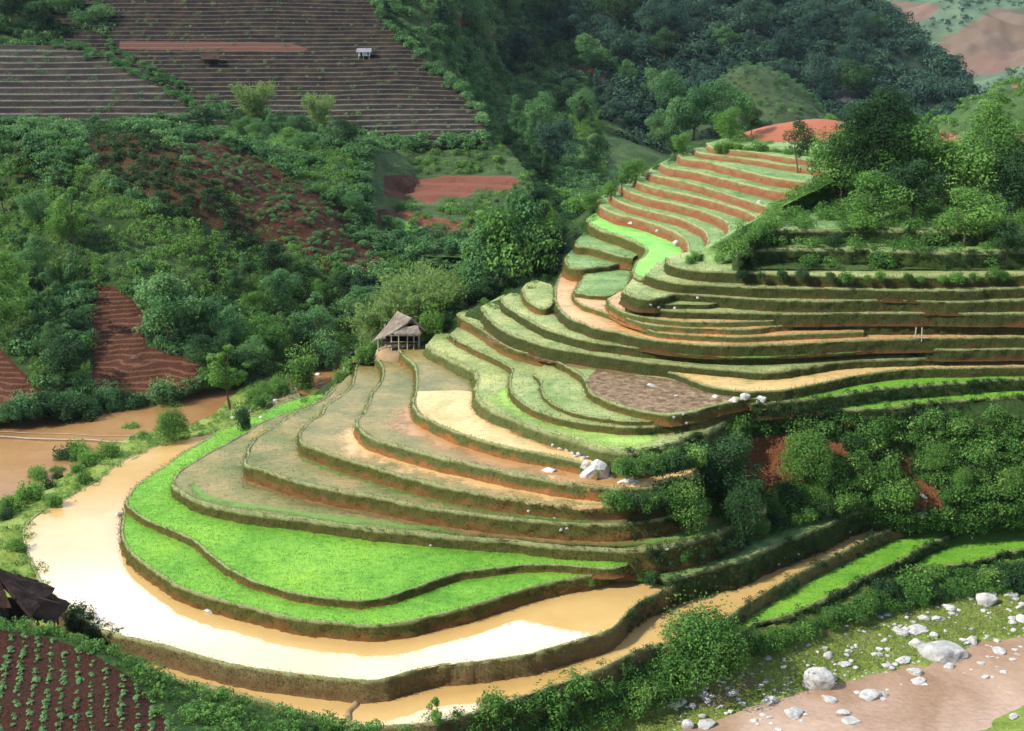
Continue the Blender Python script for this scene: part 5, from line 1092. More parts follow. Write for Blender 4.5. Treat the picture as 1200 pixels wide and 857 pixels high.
V, T = blades(P, np.zeros((len(P), 2)), rng.uniform(.05, .18, len(P)), np.full(len(P), .035), rng, rng.uniform(.3, 1, len(P)))
tag(link('riverbank_grass', cloud_mesh('riverbank_grass', V, T), M['straw_blade']), 'short grass on the riverbank', kind='stuff')
# ------------------------------------------------------------------ materials of the built things
def mat_plain(name, a, b_, sc=3.0, rough=0.85, st=None, bd=0.04):
    return mat_soil(name, [(0.32, a), (0.68, b_)], sc, sc * 4, bd, rough, 0.15, st)
M['thatch'] = mat_plain('grey_thatch', (0.19, 0.155, 0.115), (0.36, 0.31, 0.25), 4, .95, (1, 1, .4), .1)
M['thatch_pale'] = mat_plain('pale_thatch', (0.26, 0.21, 0.16), (0.42, 0.37, 0.30), 5, .95, (2, 2, .3), .1)
M['thatch_dark'] = mat_plain('dark_weathered_thatch', (0.014, 0.009, 0.007), (0.085, 0.050, 0.036), 3, .95, (1, 1, .4), .12)
M['wood_dark'] = mat_plain('dark_timber', (0.016, 0.011, 0.009), (0.06, 0.038, 0.028), 3)
M['wood_pale'] = mat_plain('weathered_pale_wood', (0.30, 0.27, 0.20), (0.50, 0.46, 0.37), 5)
M['white_wall'] = mat_plain('whitewashed_wall', (0.62, 0.61, 0.58), (0.78, 0.77, 0.74), 1.5)
M['grey_roof'] = mat_plain('grey_roof', (0.16, 0.15, 0.18), (0.30, 0.28, 0.31), 2)
M['grey_board'] = mat_plain('grey_weathered_board', (0.07, 0.065, 0.07), (0.17, 0.16, 0.165), 3)
M['earth'] = mat_plain('trodden_earth', (0.26, 0.17, 0.09), (0.40, 0.28, 0.16), 2, bd=.1)

def slab(m, q, th):
    """a thick sheet from four corners (thickness downwards)"""
    q = [Vector(p) for p in q]; lo = [p - Vector((0, 0, th)) for p in q]; m.add(q + lo, [(0, 1, 2, 3), (7, 6, 5, 4), (0, 4, 5, 1), (1, 5, 6, 2), (2, 6, 7, 3), (3, 7, 4, 0)])

def thatch(corners, th, name, mat, parent, seed=0, n=14):
    """thatched roof plane: a subdivided, slightly sagging thick sheet with a ragged lower edge"""
    a, b, c, d = [Vector(p) for p in corners]             # a,b ridge; c,d eave
    m = MB(); V = []; up = (b - a).cross(d - a).normalized()
    if up.z < 0: up = -up
    for i in range(n + 1):
        for j in range(n + 1):
            u = i / n; v = j / n; p = (a.lerp(b, u)).lerp(d.lerp(c, u), v)
            k = mnoise.fractal(Vector((p.x * 1.3 + seed, p.y * 1.3, p.z * 1.3)), .9, 2, 4) * .11 - math.sin(math.pi * v) * .05
            p = p + up * k + (d - a).normalized() * (mnoise.noise(Vector((u * 17 + seed, 0, 0))) * .10 if j == n else 0); V.append(p)
    F = [(i * (n + 1) + j, (i + 1) * (n + 1) + j, (i + 1) * (n + 1) + j + 1, i * (n + 1) + j + 1) for i in range(n) for j in range(n)]
    o0 = len(V); V += [p - up * th for p in V[:o0]]; F += [tuple(o0 + k for k in f[::-1]) for f in F[:]]
    ring = [i * (n + 1) for i in range(n + 1)] + [n * (n + 1) + j for j in range(1, n + 1)] + [i * (n + 1) + n for i in range(n - 1, -1, -1)] + [j for j in range(n - 1, 0, -1)]
    for k in range(len(ring)):
        p, q = ring[k], ring[(k + 1) % len(ring)]; F.append((p, q, q + o0, p + o0))
    m.add(V, F); rg = np.random.default_rng(seed); dn = (d - a).normalized(); sd = (b - a).normalized()
    for _ in range(int(120 * (b - a).length * .5 * (d - a).length * .5) + 150):      # loose straws lying down the slope and hanging over the eave
        u, v = rg.uniform(), rg.uniform() ** .7; p = (a.lerp(b, u)).lerp(d.lerp(c, u), v) + up * rg.uniform(.0, .07); L_ = rg.uniform(.25, .6); q = p + dn * L_ + sd * rg.normal() * .08 + up * rg.uniform(-.05, .05); w_ = sd * rg.uniform(.012, .03)
        m.add([p - w_, p + w_, q + w_ * .3, q - w_ * .3], [(0, 1, 2, 3)])
    return m.build(name, mat, parent)

def local(o, P): return tuple(Vector(P) - o.location)

# --- the thatched hut in the middle
HB = Vector(atd(467, 407, 138.0)); HB.z = 7.75
hut = empty('thatched_hut', HB); tag(hut, 'open thatched hut on posts at the head of the terraces', 'hut')
R1, R2, N1, F1 = [local(hut, atd(*p)) for p in ((466, 365, 140.0), (483, 373, 138.3), (463, 388, 137.0), (437, 400, 138.6))]
thatch([R1, R2, N1, F1], .24, 'roof', M['thatch'], hut, 1)
RE1 = tuple(Vector(R1) + Vector((2.5, 1.2, -2.3))); RE2 = tuple(Vector(R2) + Vector((1.5, .5, -1.5)))
thatch([R2, R1, RE1, RE2], .2, 'roof', M['thatch'], hut, 2)
G = [local(hut, atd(*p)) for p in ((468, 383, 137.9), (490, 382, 138.0), (493, 391, 137.0), (462, 391, 136.6))]
tag(thatch(G, .28, 'porch_roof', M['thatch_pale'], hut, 3), 'shaggy pale thatch of the small front roof')
m = MB(); zt = 1.9
m.add([(-1.6, 1.6, 0.5), (2.2, 1.6, .5), (2.2, 1.6, 2.3), (-1.6, 1.6, 2.6)], [(0, 1, 2, 3)]); m.box((.3, 1.7, 1.2), (3.9, .1, 1.7)); m.build('back_wall', M['wood_dark'], hut)
m = MB(); m.box((.2, .6, .55), (4.0, 2.4, .12)); m.build('floor', M['wood_dark'], hut)
for (x, y, h) in ((-2.3, .4, 1.2), (-.75, -.35, 1.9), (.1, -.75, 1.75), (1.05, -.6, 1.75), (1.75, -.5, 1.7), (2.3, -.3, 1.7), (-1.6, 1.5, 2.3), (2.1, 1.5, 2.0)):
    m = MB(); m.tube([(x, y, -.9), (x + .03, y, h)], [.085, .07], 7); m.build('post', M['wood_pale'], hut)
m = MB(); m.tube([(-.9, -.62, 1.5), (2.5, -.5, 1.45)], .05, 6); m.build('beam', M['wood_pale'], hut)
m = MB(); m.tube([(-.9, -.5, .75), (2.3, -.45, .72)], .035, 6); m.build('rail', M['wood_pale'], hut)
g = MB(); ring = []
for k in range(40):
    a = 2 * math.pi * k / 40; r = 1 + .12 * math.sin(3 * a + 1); ring.append((a, r))
V = [(0, 0, .05)]
for f, zz in ((.5, .05), (.85, 0), (1.0, -.25), (1.15, -1.3)):
    for a, r in ring: V.append((3.0 * r * f * math.cos(a) + .3, 2.0 * r * f * math.sin(a) + .5, zz + .05 * math.sin(a * 7)))
F = [(0, 1 + k, 1 + (k + 1) % 40) for k in range(40)] + [(1 + i * 40 + k, 1 + (i + 1) * 40 + k, 1 + (i + 1) * 40 + (k + 1) % 40, 1 + i * 40 + (k + 1) % 40) for i in range(3) for k in range(40)]
g.add(V, F); gm = g.build('hut_ground', M['earth'], None, True); gm.location = HB + Vector((0, 0, -.35)); tag(gm, 'trodden earth mound under the hut', kind='structure')
o = MB(); o.tube([(0, 0, -.3), (.05, 0, 1.0)], [.07, .05], 6)
for px, py, lab in ((532, 404, 'pale post on the terrace edge right of the hut'), (405, 441, 'short pale post on the terrace bund left of the hut'), (437, 392, 'thin post at the left of the hut')):
    P = hit(px, py)
    if P: s = MB(); s.tube([(0, 0, -.3), (.05, 0, .95)], [.07, .05], 6); e = s.build('boundary_stake', M['wood_pale']); e.location = P; tag(e, lab, 'post')

# --- the dark house at the lower left
house = empty('farmhouse', (-37.0, 84.6, 0.3)); tag(house, 'dark thatched farmhouse on posts at the left edge below the big paddy', 'house')
L = lambda x, y, zz: (x + 37.0, y - 84.6, zz - .3)
rdg = [(-46, 84.8, 6.0), (-37.3, 84.6, 5.75)]
thatch([L(*rdg[0]), L(*rdg[1]), L(-35.4, 82.3, 3.75), L(-46, 82.2, 3.8)], .28, 'roof', M['thatch_dark'], house, 5, 20)
thatch([L(*rdg[1]), L(*rdg[0]), L(-46, 87.4, 3.6), L(-35.2, 87.2, 3.5)], .28, 'roof', M['thatch_dark'], house, 6, 16)
thatch([L(-37.35, 84.4, 5.72), L(-37.3, 84.8, 5.72), L(-34.0, 87.2, 2.9), L(-34.1, 82.5, 3.0)], .26, 'hip_roof', M['thatch_dark'], house, 7, 14)
thatch([L(-34.9, 83.0, 3.2), L(-34.8, 86.8, 3.1), L(-32.9, 86.9, 1.75), L(-33.1, 83.6, 1.8)], .22, 'lean_to_roof', M['thatch_dark'], house, 8, 14)
m = MB(); m.box(L(-40.6, 83.2, 3.1), (10.4, .14, 1.9)); m.build('front_wall', M['wood_dark'], house)
m = MB(); m.box(L(-35.35, 84.9, 3.0), (.14, 3.4, 1.7)); m.build('side_wall', M['wood_dark'], house)
for x, wd in ((-36.4, .95), (-38.1, .8)):
    f = MB(); f.box(L(x, 83.08, 3.15), (wd + .16, .08, 1.15)); fo = f.build('window', M['wood_dark'], house)
    s = MB()
    for k in range(6): s.box(L(x - wd / 2 + wd * (k + .5) / 6, 83.02, 3.15), (.085, .05, 1.0))
    s.build('slats', M['grey_board'], fo)
m = MB(); m.box(L(-40.2, 84.9, 2.15), (10.2, 3.9, .14)); m.build('floor', M['wood_dark'], house)
for x, y in ((-44, 83.3), (-41, 83.3), (-38, 83.3), (-35.4, 83.3), (-34.2, 83.6), (-33.1, 83.9), (-33.9, 86.6), (-35.4, 86.7), (-38, 86.7)):
    m = MB(); m.tube([L(x, y, -1.9), L(x, y, 2.9 if x < -34.3 else 1.9)], .09, 7); m.build('post', M['wood_dark'], house)
for zz in (1.15, .55):
    m = MB(); m.tube([L(-35.4, 83.4, zz), L(-33.0, 83.9, zz)], .05, 6); m.build('rail', M['wood_dark'], house)
m = MB(); m.tube([L(-34.6, 84.8, 3.3), L(-32.6, 84.2, 3.1)], .05, 6); m.build('roof_pole', M['wood_dark'], house)

# --- the little white farmhouse and the shed on the dark steps
P = hit(427, 69)
fh = empty('white_cottage', P, 0.0, .68); tag(fh, 'tiny white walled cottage with a grey roof on the dark steps', 'cottage')
m = MB(); m.box((0, 0, 1.55), (3.6, 2.2, 1.3)); m.build('wall', M['white_wall'], fh)
m = MB(); m.box((-.85, -1.12, 1.5), (.55, .06, 1.1)); m.build('door', M['wood_dark'], fh)
m = MB(); m.box((1.35, -1.12, 1.6), (.6, .06, .6)); m.build('window', M['grey_board'], fh)
m = MB(); slab(m, [(-2.3, 0, 3.3), (2.4, 0, 3.35), (2.5, -1.7, 2.2), (-2.4, -1.7, 2.15)], .15); slab(m, [(2.4, 0, 3.35), (-2.3, 0, 3.3), (-2.4, 1.7, 2.2), (2.5, 1.7, 2.2)], .15); m.build('roof', M['grey_roof'], fh)
for x in (-1.7, -.2, 1.7):
    for y in (-1, 1): m = MB(); m.tube([(x, y, -1.2), (x, y, 1.0)], .09, 6); m.build('post', M['wood_pale'], fh)
P = hit(247, 76)
if P:
    sh = empty('field_shed', P); tag(sh, 'low brown field shed with a sloping roof on the dark steps', 'shed')
    m = MB(); slab(m, [(-2.4, .9, 2.2), (1.6, .9, 2.3), (2.3, -1.2, 1.2), (-1.7, -1.2, 1.2)], .15); m.build('roof', M['thatch_dark'], sh)
    m = MB(); m.box((0, .7, .9), (3.2, .1, 1.9)); m.build('wall', M['wood_dark'], sh)
    for x in (-1.6, 1.9): m = MB(); m.tube([(x, -1, -.6), (x, -1, 1.2)], .08, 6); m.build('post', M['wood_dark'], sh)

# --- rocks
def mat_rock(name, a, b_, dark):
    m, nt, b, o = new_mat(name); n1 = tex(nt, 1.2, 6, .7); n2 = tex(nt, 6, 4, .75, stretch=(1, 1, 2.2)); r = nn(nt, 'ShaderNodeObjectInfo').outputs['Random']
    c = mix(nt, ramp(nt, n1, [(.35, 0.0), (.62, 1.0)]), a, b_); c = mix(nt, ramp(nt, n2, [(.52, 0.0), (.72, .75)]), c, dark); c = mix(nt, mth(nt, 'MULTIPLY', r, .3), c, (.22, .20, .17))
    nt.links.new(c, b.inputs['Base Color']); b.inputs['Roughness'].default_value = .9; b.inputs['Specular IOR Level'].default_value = .2; bump(nt, b, n2, .8, .08); return m
M['rock'] = mat_rock('pale_limestone', (.33, .33, .32), (.68, .67, .64), (.07, .07, .068))
M['rock_white'] = mat_rock('white_limestone', (.50, .49, .46), (.78, .77, .74), (.16, .15, .13))
import bmesh
def rock_mesh(seed, flat=.6, sub=3):
    rng = np.random.default_rng(seed); bm = bmesh.new(); bmesh.ops.create_icosphere(bm, subdivisions=sub, radius=1.0)
    pl = [(Vector(unit(1, rng)[0]), rng.uniform(.45, .85)) for _ in range(11)]
    for v in bm.verts:
        for n, d in pl:
            k = v.co.dot(n)
            if k > d: v.co -= n * (k - d) * .92
        v.co *= 1 + .10 * mnoise.fractal(v.co * 2.2 + Vector((seed, 0, 0)), .9, 2, 4); v.co.z *= flat
        if v.co.z < -.3 * flat: v.co.z = -.3 * flat
    me = bpy.data.meshes.new('boulder'); bm.to_mesh(me); bm.free(); return me
RM = [rock_mesh(s, f) for s, f in ((1, .75), (2, .55), (3, .62), (4, .5), (5, .85), (6, .45), (7, .6))]
for me in RM: me.materials.append(M['rock'])
RW = [rock_mesh(s, f) for s, f in ((11, .95), (12, .7), (13, .8))]
for me in RW: me.materials.append(M['rock_white'])
def rock(px, py, wpx, hr, label, group=None, white=False, name='boulder', cat='rock', rz=None):
    """a rock whose foot is seen at px, py and which is wpx wide there"""
    P = hit(px, py)
    if P is None: return
    s = wpx / pxscale(P) / 1.75; o = bpy.data.objects.new(name, random.choice(RW if white else RM)); COL.objects.link(o)
    o.location = P + Vector((0, s * .3, s * .12 * hr)); o.scale = (s, s * random.uniform(.65, .9), s * hr * 1.25); o.rotation_euler = (random.uniform(-.1, .1), random.uniform(-.1, .1), random.uniform(-.5, .5) if rz is None else rz); tag(o, label, cat, group); return o
rock(703, 560, 42, 1.0, 'largest white boulder on the tan terrace below the lime green step', white=True)
rock(689, 549, 17, 1.1, 'white boulder touching the upper left of the largest one on the tan terrace', white=True)
rock(716, 560, 14, .8, 'brown shaded rock touching the right of the largest white boulder')
rock(737, 568, 26, .5, 'low white rock heap right of the largest white boulder', white=True)
rock(643, 553, 19, .45, 'flat pale rock in the wet terrace left of the largest white boulder', white=True)
rock(716, 590, 19, .7, 'white rock at the end of the lower ochre water strip', white=True)
for k, (x, y, w_) in enumerate([(648, 524, 6), (657, 527, 7), (664, 529, 6), (671, 532, 9), (678, 535, 8), (684, 538, 8), (673, 536, 6), (690, 536, 6)]):
    rock(x, y, w_, .9, 'small stone in the row leading to the largest white boulder', 'stones leading to the white boulder', name='stone', cat='stone')
rock(891, 471, 16, .8, 'white rock at the right end of the stubble field, the rightmost of its heap', white=True)
rock(874, 468, 13, 1.0, 'white rock in the middle of the heap by the stubble field', white=True)
rock(860, 470, 12, .7, 'low pale rock at the left of the heap by the stubble field', white=True)
rock(838, 466, 9, .7, 'small pale stone on the stubble left of the rock heap', white=True, name='stone', cat='stone')
rock(763, 453, 11, .55, 'flat white stone lying in the stubble field', white=True, name='stone', cat='stone')
rock(793, 465, 6, .7, 'tiny white stone in the stubble field, right of the flat white one', white=True, name='stone', cat='stone')
rock(246, 718, 17, .45, 'white stone in the flooded paddy against the emerald bank', white=True, name='stone', cat='stone')
rock(139, 605, 8, 1.0, 'pale stone standing at the left tip of the emerald bank', white=True, name='stone', cat='stone')
rock(794, 287, 12, .9, 'pinkish pale rock at the foot of the red steps', white=True)
rock(771, 272, 6, .9, 'small pale rock on the lowest red step', white=True, name='stone', cat='stone')
rock(740, 262, 9, .6, 'pale rock patch on the lowest red step, the left one', white=True, name='stone', cat='stone')
rock(889, 238, 6, 1.0, 'pale stone high on the red steps, near the shrubs', white=True, name='stone', cat='stone')
rock(1081, 606, 16, .8, 'pale rock on the bare patch above the emerald strips', white=True)
rock(1082, 583, 10, .8, 'smaller pale rock above the other on the bare patch', white=True)
rock(1069, 606, 8, .8, 'little pale stone left of the rocks on the bare patch', white=True, name='stone', cat='stone')
for k, (x, y) in enumerate([(1030, 612), (1022, 622), (995, 624), (918, 655), (912, 662), (935, 650), (782, 645), (505, 640), (650, 607), (620, 600), (657, 622), (665, 620), (805, 497), (790, 490), (800, 486), (818, 350), (790, 362), (763, 358), (772, 361)]):
    rock(x, y, 5, .9, 'small pale stone set in a terrace bank', 'stones in the terrace banks', white=True, name='stone', cat='stone')
# riverbank boulders
RBK = [(1158, 709, 30, .95, 'big rounded white boulder near the right edge of the riverbank', 1), (1196, 728, 20, .8, 'white boulder cut by the right edge on the riverbank', 1), (1108, 772, 62, .62, 'longest grey boulder at the water edge of the riverbank', 0), (1077, 760, 28, .9, 'white angular boulder leaning on the longest grey one', 1),
       (1138, 754, 18, .95, 'pale boulder right of the longest grey one', 1), (960, 808, 44, .8, 'pale slab boulder dipping into the river, left part of the bank', 0), (1072, 790, 20, .7, 'grey rock below the white angular boulder', 0), (1060, 776, 26, .6, 'low pale rock left of the longest grey boulder', 0),
       (1112, 783, 16, .8, 'pale rock in front of the longest grey boulder', 1), (932, 838, 28, .6, 'pale rounded rock in the river edge', 0), (1020, 820, 34, .5, 'flat grey rock lying in the river', 0), (972, 822, 22, .5, 'small flat rock in the river below the pale slab', 0), (1035, 815, 14, .6, 'rock at the right end of the flat river rock', 0), (902, 825, 22, .8, 'half buried grey rock on the grass by the river', 0), (858, 815, 24, .4, 'flat grey rock in the grass left of the half buried one', 0),
       (792, 825, 30, .8, 'grey boulder at the left end of the riverbank', 0), (828, 852, 26, .9, 'grey boulder at the bottom edge of the riverbank', 0), (806, 854, 18, .9, 'dark grey boulder beside the bottom edge', 0), (1160, 700, 20, .5, 'flat grey rock behind the big rounded white boulder', 0), (1168, 688, 18, .6, 'grey rock farthest up the riverbank at the right', 0), (1112, 714, 18, .6, 'pale rock on the grass left of the big rounded boulder', 0), (1100, 728, 22, .6, 'pale slab on the grass in mid bank', 1), (1082, 727, 18, .7, 'dark sided rock beside the pale slab in mid bank', 0),
       (1090, 706, 12, .7, 'small white rock near the shrubs in mid bank', 1), (1078, 741, 30, .4, 'long flat rock on the grass in mid bank', 0), (1055, 743, 22, .5, 'low rock left of the long flat one', 0), (970, 770, 16, .8, 'pale upright rock in the grass', 1), (994, 765, 14, .6, 'small pale rock in the grass', 1), (992, 781, 20, .45, 'flat pale rock in the grass above the slab boulder', 0), (1040, 782, 16, .5, 'low pale stone near the water', 1), (1172, 766, 22, .5, 'rock standing in the river at the right', 0), (1155, 795, 12, .5, 'small dark rock in the river', 0), (1000, 848, 26, .35, 'flat rock barely above the river', 0), (988, 838, 22, .35, 'dark flat rock in the river', 0), (1185, 700, 20, .5, 'grey rock right of the big rounded boulder', 0), (1078, 800, 22, .45, 'grey rock tip reaching into the river', 0), (845, 800, 20, .6, 'low grey rock in the weeds', 0), (1190, 842, 14, .9, 'brown rock on the near bank at the bottom right', 0)]
for x, y, w_, h_, lab, wh in RBK: rock(x, y, w_ * (.88 if w_ < 40 else .95), h_, lab, white=bool(wh))
rngk = np.random.default_rng(3); n = 0
while n < 260:
    x = rngk.uniform(790, 1210); f = rngk.uniform(0, 1); top = np.interp(x, [790, 850, 930, 1010, 1100, 1210], [812, 785, 758, 728, 698, 672]); bot = np.interp(x, [790, 850, 930, 1010, 1100, 1210], [857, 840, 815, 795, 775, 745])
    rock(x, top + (bot - top) * f, 3 + 9 * rngk.uniform() ** 2.2, rngk.uniform(.4, .8), 'small pale stone scattered on the riverbank', 'small stones on the riverbank', white=rngk.uniform() > .5, name='stone', cat='stone'); n += 1
for k in range(36):
    x = rngk.uniform(850, 1205); yb = np.interp(x, [850, 930, 1010, 1100, 1210], [850, 828, 806, 785, 752]) + abs(rngk.normal()) * 14
    rock(x, yb, rngk.uniform(3, 10), rngk.uniform(.3, .5), 'small stone awash at the edge of the silty river', 'stones awash in the river', white=rngk.uniform() > .6, name='stone', cat='stone')
for k in range(34):
    t = rngk.uniform(); x = 268 + 150 * t + rngk.normal() * 8; y = 486 - 68 * t + rngk.normal() * 7
    rock(x, y, rngk.uniform(3, 9), .6, 'pale stone in the stony narrows of the stream', 'stones in the narrows of the stream', white=rngk.uniform() > .3, name='stone', cat='stone')

# --- poles, stakes, the small mud divider
A0 = Vector(atz(-12, 512, -1.1)); A1 = Vector(atz(182, 519, -1.1)); m = MB(); n = 14
m.tube([tuple(A0.lerp(A1, k / n) + Vector((0, .15 * math.sin(k), .04 * math.sin(k * 1.7)))) for k in range(n + 1)], .085, 7)
e = m.build('bamboo_pole', M['wood_pale']); tag(e, 'long pale bamboo pole lying across the brown stream', 'pole')
B0 = Vector(atz(0, 506, -1.15)); B1 = Vector(atz(165, 512, -1.15)); m = MB()
m.tube([tuple(B0.lerp(B1, k / n) + Vector((0, .12 * math.cos(k), 0))) for k in range(n + 1)], .04, 6); e = m.build('bamboo_pole', M['wood_pale']); tag(e, 'thinner pole just behind the long pale one on the stream', 'pole')
for k, (x, y) in enumerate([(874, 598), (882, 594), (889, 592)]):
    P = hit(x, y)
    if P: m = MB(); m.tube([(0, 0, -.3), (-.12 + k * .1, 0, 1.35 - k * .2)], [.06, .045], 6); e = m.build('wooden_stake', M['wood_pale']); e.location = P; tag(e, ['tallest leaning stake by the path under the scrub slope', 'middle stake by the path under the scrub slope', 'shortest stake by the path under the scrub slope'][k], 'stake')
P = hit(1076, 398)
if P:
    fr = empty('timber_frame', P); tag(fr, 'small wooden frame standing on the end of the ochre step', 'frame')
    for x in (-.35, .35): m = MB(); m.tube([(x, 0, -.2), (x * .8, 0, 1.2)], .06, 6); m.build('post', M['wood_pale'], fr)
    m = MB(); m.tube([(-.7, 0, .15), (1.0, 0, .15)], .06, 6); m.build('crossbar', M['wood_pale'], fr)
D0, D1 = Vector(atz(425, 806, z['L0'])), Vector(atz(404, 848, z['L0'])); m = MB(); t = (D1 - D0).normalized(); s = Vector((-t.y, t.x, 0)); V = []; nn2 = 26
for k in range(nn2 + 1):
    p = D0.lerp(D1, k / nn2) + s * .12 * math.sin(k * .6)
    for o_, h_ in ((-.4, -.2), (-.18, .10), (0, .17), (.18, .10), (.4, -.2)): V.append(p + s * o_ + Vector((0, 0, h_)))
m.add(V, [(i * 5 + j, i * 5 + j + 1, (i + 1) * 5 + j + 1, (i + 1) * 5 + j) for i in range(nn2) for j in range(4)]); tag(m.build('mud_bund', M['earth'], None, True), 'thin mud divider across the narrow paddy', kind='structure')

# --- cabbages in rows on the dark red soil
rng = np.random.default_rng(77); CM = []
for s in range(3):
    n = 26; a = rng.uniform(0, 6.28, n); r = rng.uniform(.05, .24, n); P = np.stack([r * np.cos(a), r * np.sin(a), .05 + .16 * (1 - r / .24) + rng.uniform(0, .06, n)], 1)
    Nn = np.stack([np.cos(a) * .7, np.sin(a) * .7, np.ones(n)], 1); V, T = leaves(P, Nn, .19, rng.uniform(.2, 1, n), rng, .8, .35); me = cloud_mesh('cabbage', V, T); me.materials.append(None); CM.append(me)
M['leaf_crop'] = mat_leaf('cabbage_leaves', (0.035, 0.10, 0.03), (0.085, 0.20, 0.065), (0.20, 0.34, 0.13))
for me in CM: me.materials[0] = M['leaf_crop']
cand = []
for i in range(-9, 20):
    for j in range(60):
        yy = 59.0 + j * .44 + rng.normal() * .07; xx = -33.0 + i * .92 - (yy - 60) * .30 + rng.normal() * .07
        P = down(xx, yy)
        if P is None: continue
        px, py = project(np.array([P[:]])); px, py = px[0], py[0]
        if not (-260 < px < 1210 and py < 900) or not inpoly([px], [py], CROP)[0] or py < 744 or rng.uniform() < .14: continue
        cand.append((py if px > -10 and py < 866 else py - 2000, P))
cand.sort(key=lambda c: -c[0])
for k, (py, P) in enumerate(cand[:296]):
    o = bpy.data.objects.new('cabbage', CM[rng.integers(3)]); COL.objects.link(o); o.location = P; k = rng.uniform(.35, 1.05); o.scale = (k, k, k); o.rotation_euler = (0, 0, rng.uniform(0, 6.28))
    tag(o, 'young cabbage planted in a row on the dark red soil', 'cabbage', 'cabbages on the dark red field')
if len(cand) > 296:
    rest = np.array([c[1][:] for c in cand[296:]]); V0 = []
    for me in CM[:2]:
        co = np.zeros(len(me.vertices) * 3, np.float32); me.vertices.foreach_get('co', co); tt = np.zeros(len(me.vertices), np.float32); me.attributes['tint'].data.foreach_get('value', tt); V0.append((co.reshape(-1, 4, 3), tt.reshape(-1, 4)))
    stuff_cloud('cabbages', 'the more distant cabbages of the dark red field', rest, V0, .45, 1.0, 'leaf_crop', rng)
print('cabbages', len(cand))

# --- labels of plants that share a group: told apart by colour, size and place in their row
bpy.context.view_layer.update()
CW = {'leaf_dark': 'dark green', 'leaf_valley': 'blue green', 'leaf_near': 'mid green', 'leaf_bright': 'pale fresh green', 'leaf_mtn': 'dull green', 'leaf_bamboo': 'pale green'}
NUM = ['leftmost', 'second from left', 'third from left', 'fourth from left', 'fifth from left', 'sixth from left', 'seventh from left', 'eighth from left', 'ninth from left']
byg = {}
for o, mat, size in GROUPED: byg.setdefault((o['group'], o['label']), []).append((o, mat, size))
for (gname, lab), L_ in byg.items():
    med = sorted(x[2] for x in L_)[len(L_) // 2]; sub_ = {}
    for o, mat, size in L_:
        key = (CW[mat], 'taller' if size > med else 'smaller') if len(L_) > 1 else ('', '')
        sub_.setdefault(key, []).append(o)
    for (cw, sw), objs in sub_.items():
        base = lab
        for w_ in ('dark leafy ', 'leafy ', 'pale feathery ', 'small round ', 'low ', 'dark ', 'taller ', 'small '):
            if base.startswith(w_): base = base[len(w_):]; break
        objs.sort(key=lambda q: float(project(np.array(q.location))[0]))
        for k, q in enumerate(objs):
            t_ = ('%s %s %s' % (sw, cw, base)).split()
            if 1 < len(objs) <= 9: t_ = t_[:13] + NUM[k].split()
            q['label'] = ' '.join(t_[:16])
# ------------------------------------------------------------------ camera, sky and sun
cam = bpy.data.cameras.new('camera'); cam.sensor_width = 36; cam.lens = 45.0; cam.clip_end = 6000; cam.clip_start = 1.0
co = bpy.data.objects.new('camera', cam); COL.objects.link(co); co.location = (0, 0, CAM_H); co.rotation_euler = (math.pi / 2 - TH, 0, 0); scene.camera = co
SUN_DIR = Vector((-0.86, -0.36, 0.78)).normalized()          # towards the sun: left, a little behind the camera
elev = math.asin(SUN_DIR.z); az = math.atan2(SUN_DIR.x, SUN_DIR.y)
sl = bpy.data.lights.new('sun', 'SUN'); sl.energy = 5.0; sl.angle = math.radians(0.53); sl.color = (1.0, 0.95, 0.86)
so = bpy.data.objects.new('sun', sl); COL.objects.link(so); so.rotation_euler = SUN_DIR.to_track_quat('Z', 'Y').to_euler(); so.location = (0, 0, 300)
w = bpy.data.worlds.new('World'); scene.world = w; w.use_nodes = True; nt = w.node_tree
for n in list(nt.nodes): nt.nodes.remove(n)
out = nt.nodes.new('ShaderNodeOutputWorld'); bg = nt.nodes.new('ShaderNodeBackground'); nt.links.new(bg.outputs[0], out.inputs[0])
sky = nt.nodes.new('ShaderNodeTexSky'); sky.sky_type = 'NISHITA'; sky.sun_disc = False; sky.sun_elevation = elev; sky.sun_rotation = az
sky.altitude = 1200
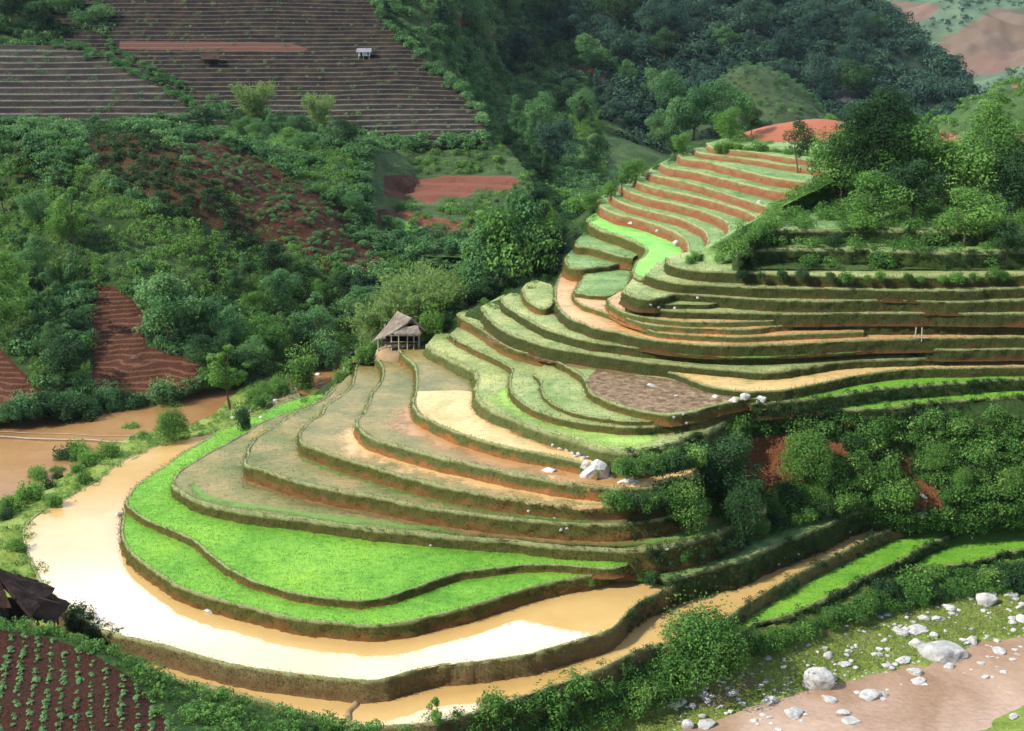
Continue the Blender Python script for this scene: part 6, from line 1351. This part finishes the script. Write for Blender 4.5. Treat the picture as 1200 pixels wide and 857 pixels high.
# bright cumulus over the mountains ahead, open blue elsewhere
tc = nn(nt, 'ShaderNodeTexCoord').outputs['Generated']
sx = nn(nt, 'ShaderNodeSeparateXYZ'); nt.links.new(tc, sx.inputs[0])
cn_ = tex(nt, 1.3, 6, 0.55, vec=tc, stretch=(1, 1, 2.0))
elevm = ramp(nt, sx.outputs[2], [(0.33, 0.0), (0.415, 1.0), (0.66, 1.0), (0.85, 0.25)])
ahead = ramp(nt, sx.outputs[1], [(0.1, 0.0), (0.55, 1.0)])
cm = ramp(nt, mth(nt, 'MULTIPLY', mth(nt, 'ADD', mth(nt, 'MULTIPLY', mth(nt, 'MULTIPLY', elevm, ahead), 0.32), cn_), 1.0), [(0.56, 0.0), (0.70, 0.35), (0.86, 1.0)])
SKYK = 0.085; HAZE = 0.00004
c = mix(nt, cm, sky.outputs[0], (CLOUD[0], CLOUD[1], CLOUD[2]) if 'CLOUD' in globals() else (56.0, 63.0, 78.0))
nt.links.new(c, bg.inputs[0]); bg.inputs[1].default_value = SKYK
scene.view_settings.view_transform = 'Standard'; scene.view_settings.look = 'None'; scene.view_settings.gamma = 1.0; scene.view_settings.use_curve_mapping = False
scene.view_settings.exposure = 0.32
scene.render.engine = 'CYCLES'; scene.cycles.max_bounces = 5; scene.cycles.diffuse_bounces = 2; scene.cycles.glossy_bounces = 2
scene.cycles.transmission_bounces = 2; scene.cycles.transparent_max_bounces = 4; scene.cycles.caustics_reflective = False; scene.cycles.caustics_refractive = False

if HAZE:
    hb = MB(); hb.box((0, 620, 52.5), (1700, 1380, 135)); hm = bpy.data.materials.new('haze'); hm.use_nodes = True; nt2 = hm.node_tree
    for n in list(nt2.nodes): nt2.nodes.remove(n)
    o2 = nt2.nodes.new('ShaderNodeOutputMaterial'); pv = nt2.nodes.new('ShaderNodeVolumePrincipled'); nt2.links.new(pv.outputs[0], o2.inputs['Volume'])
    pv.inputs['Color'].default_value = (0.72, 0.84, 1.0, 1); pv.inputs['Density'].default_value = HAZE; pv.inputs['Anisotropy'].default_value = 0.3
    tag(hb.build('haze', hm), 'thin blue haze in the valley air', kind='stuff')
    scene.cycles.volume_step_rate = 4; scene.cycles.volume_bounces = 0
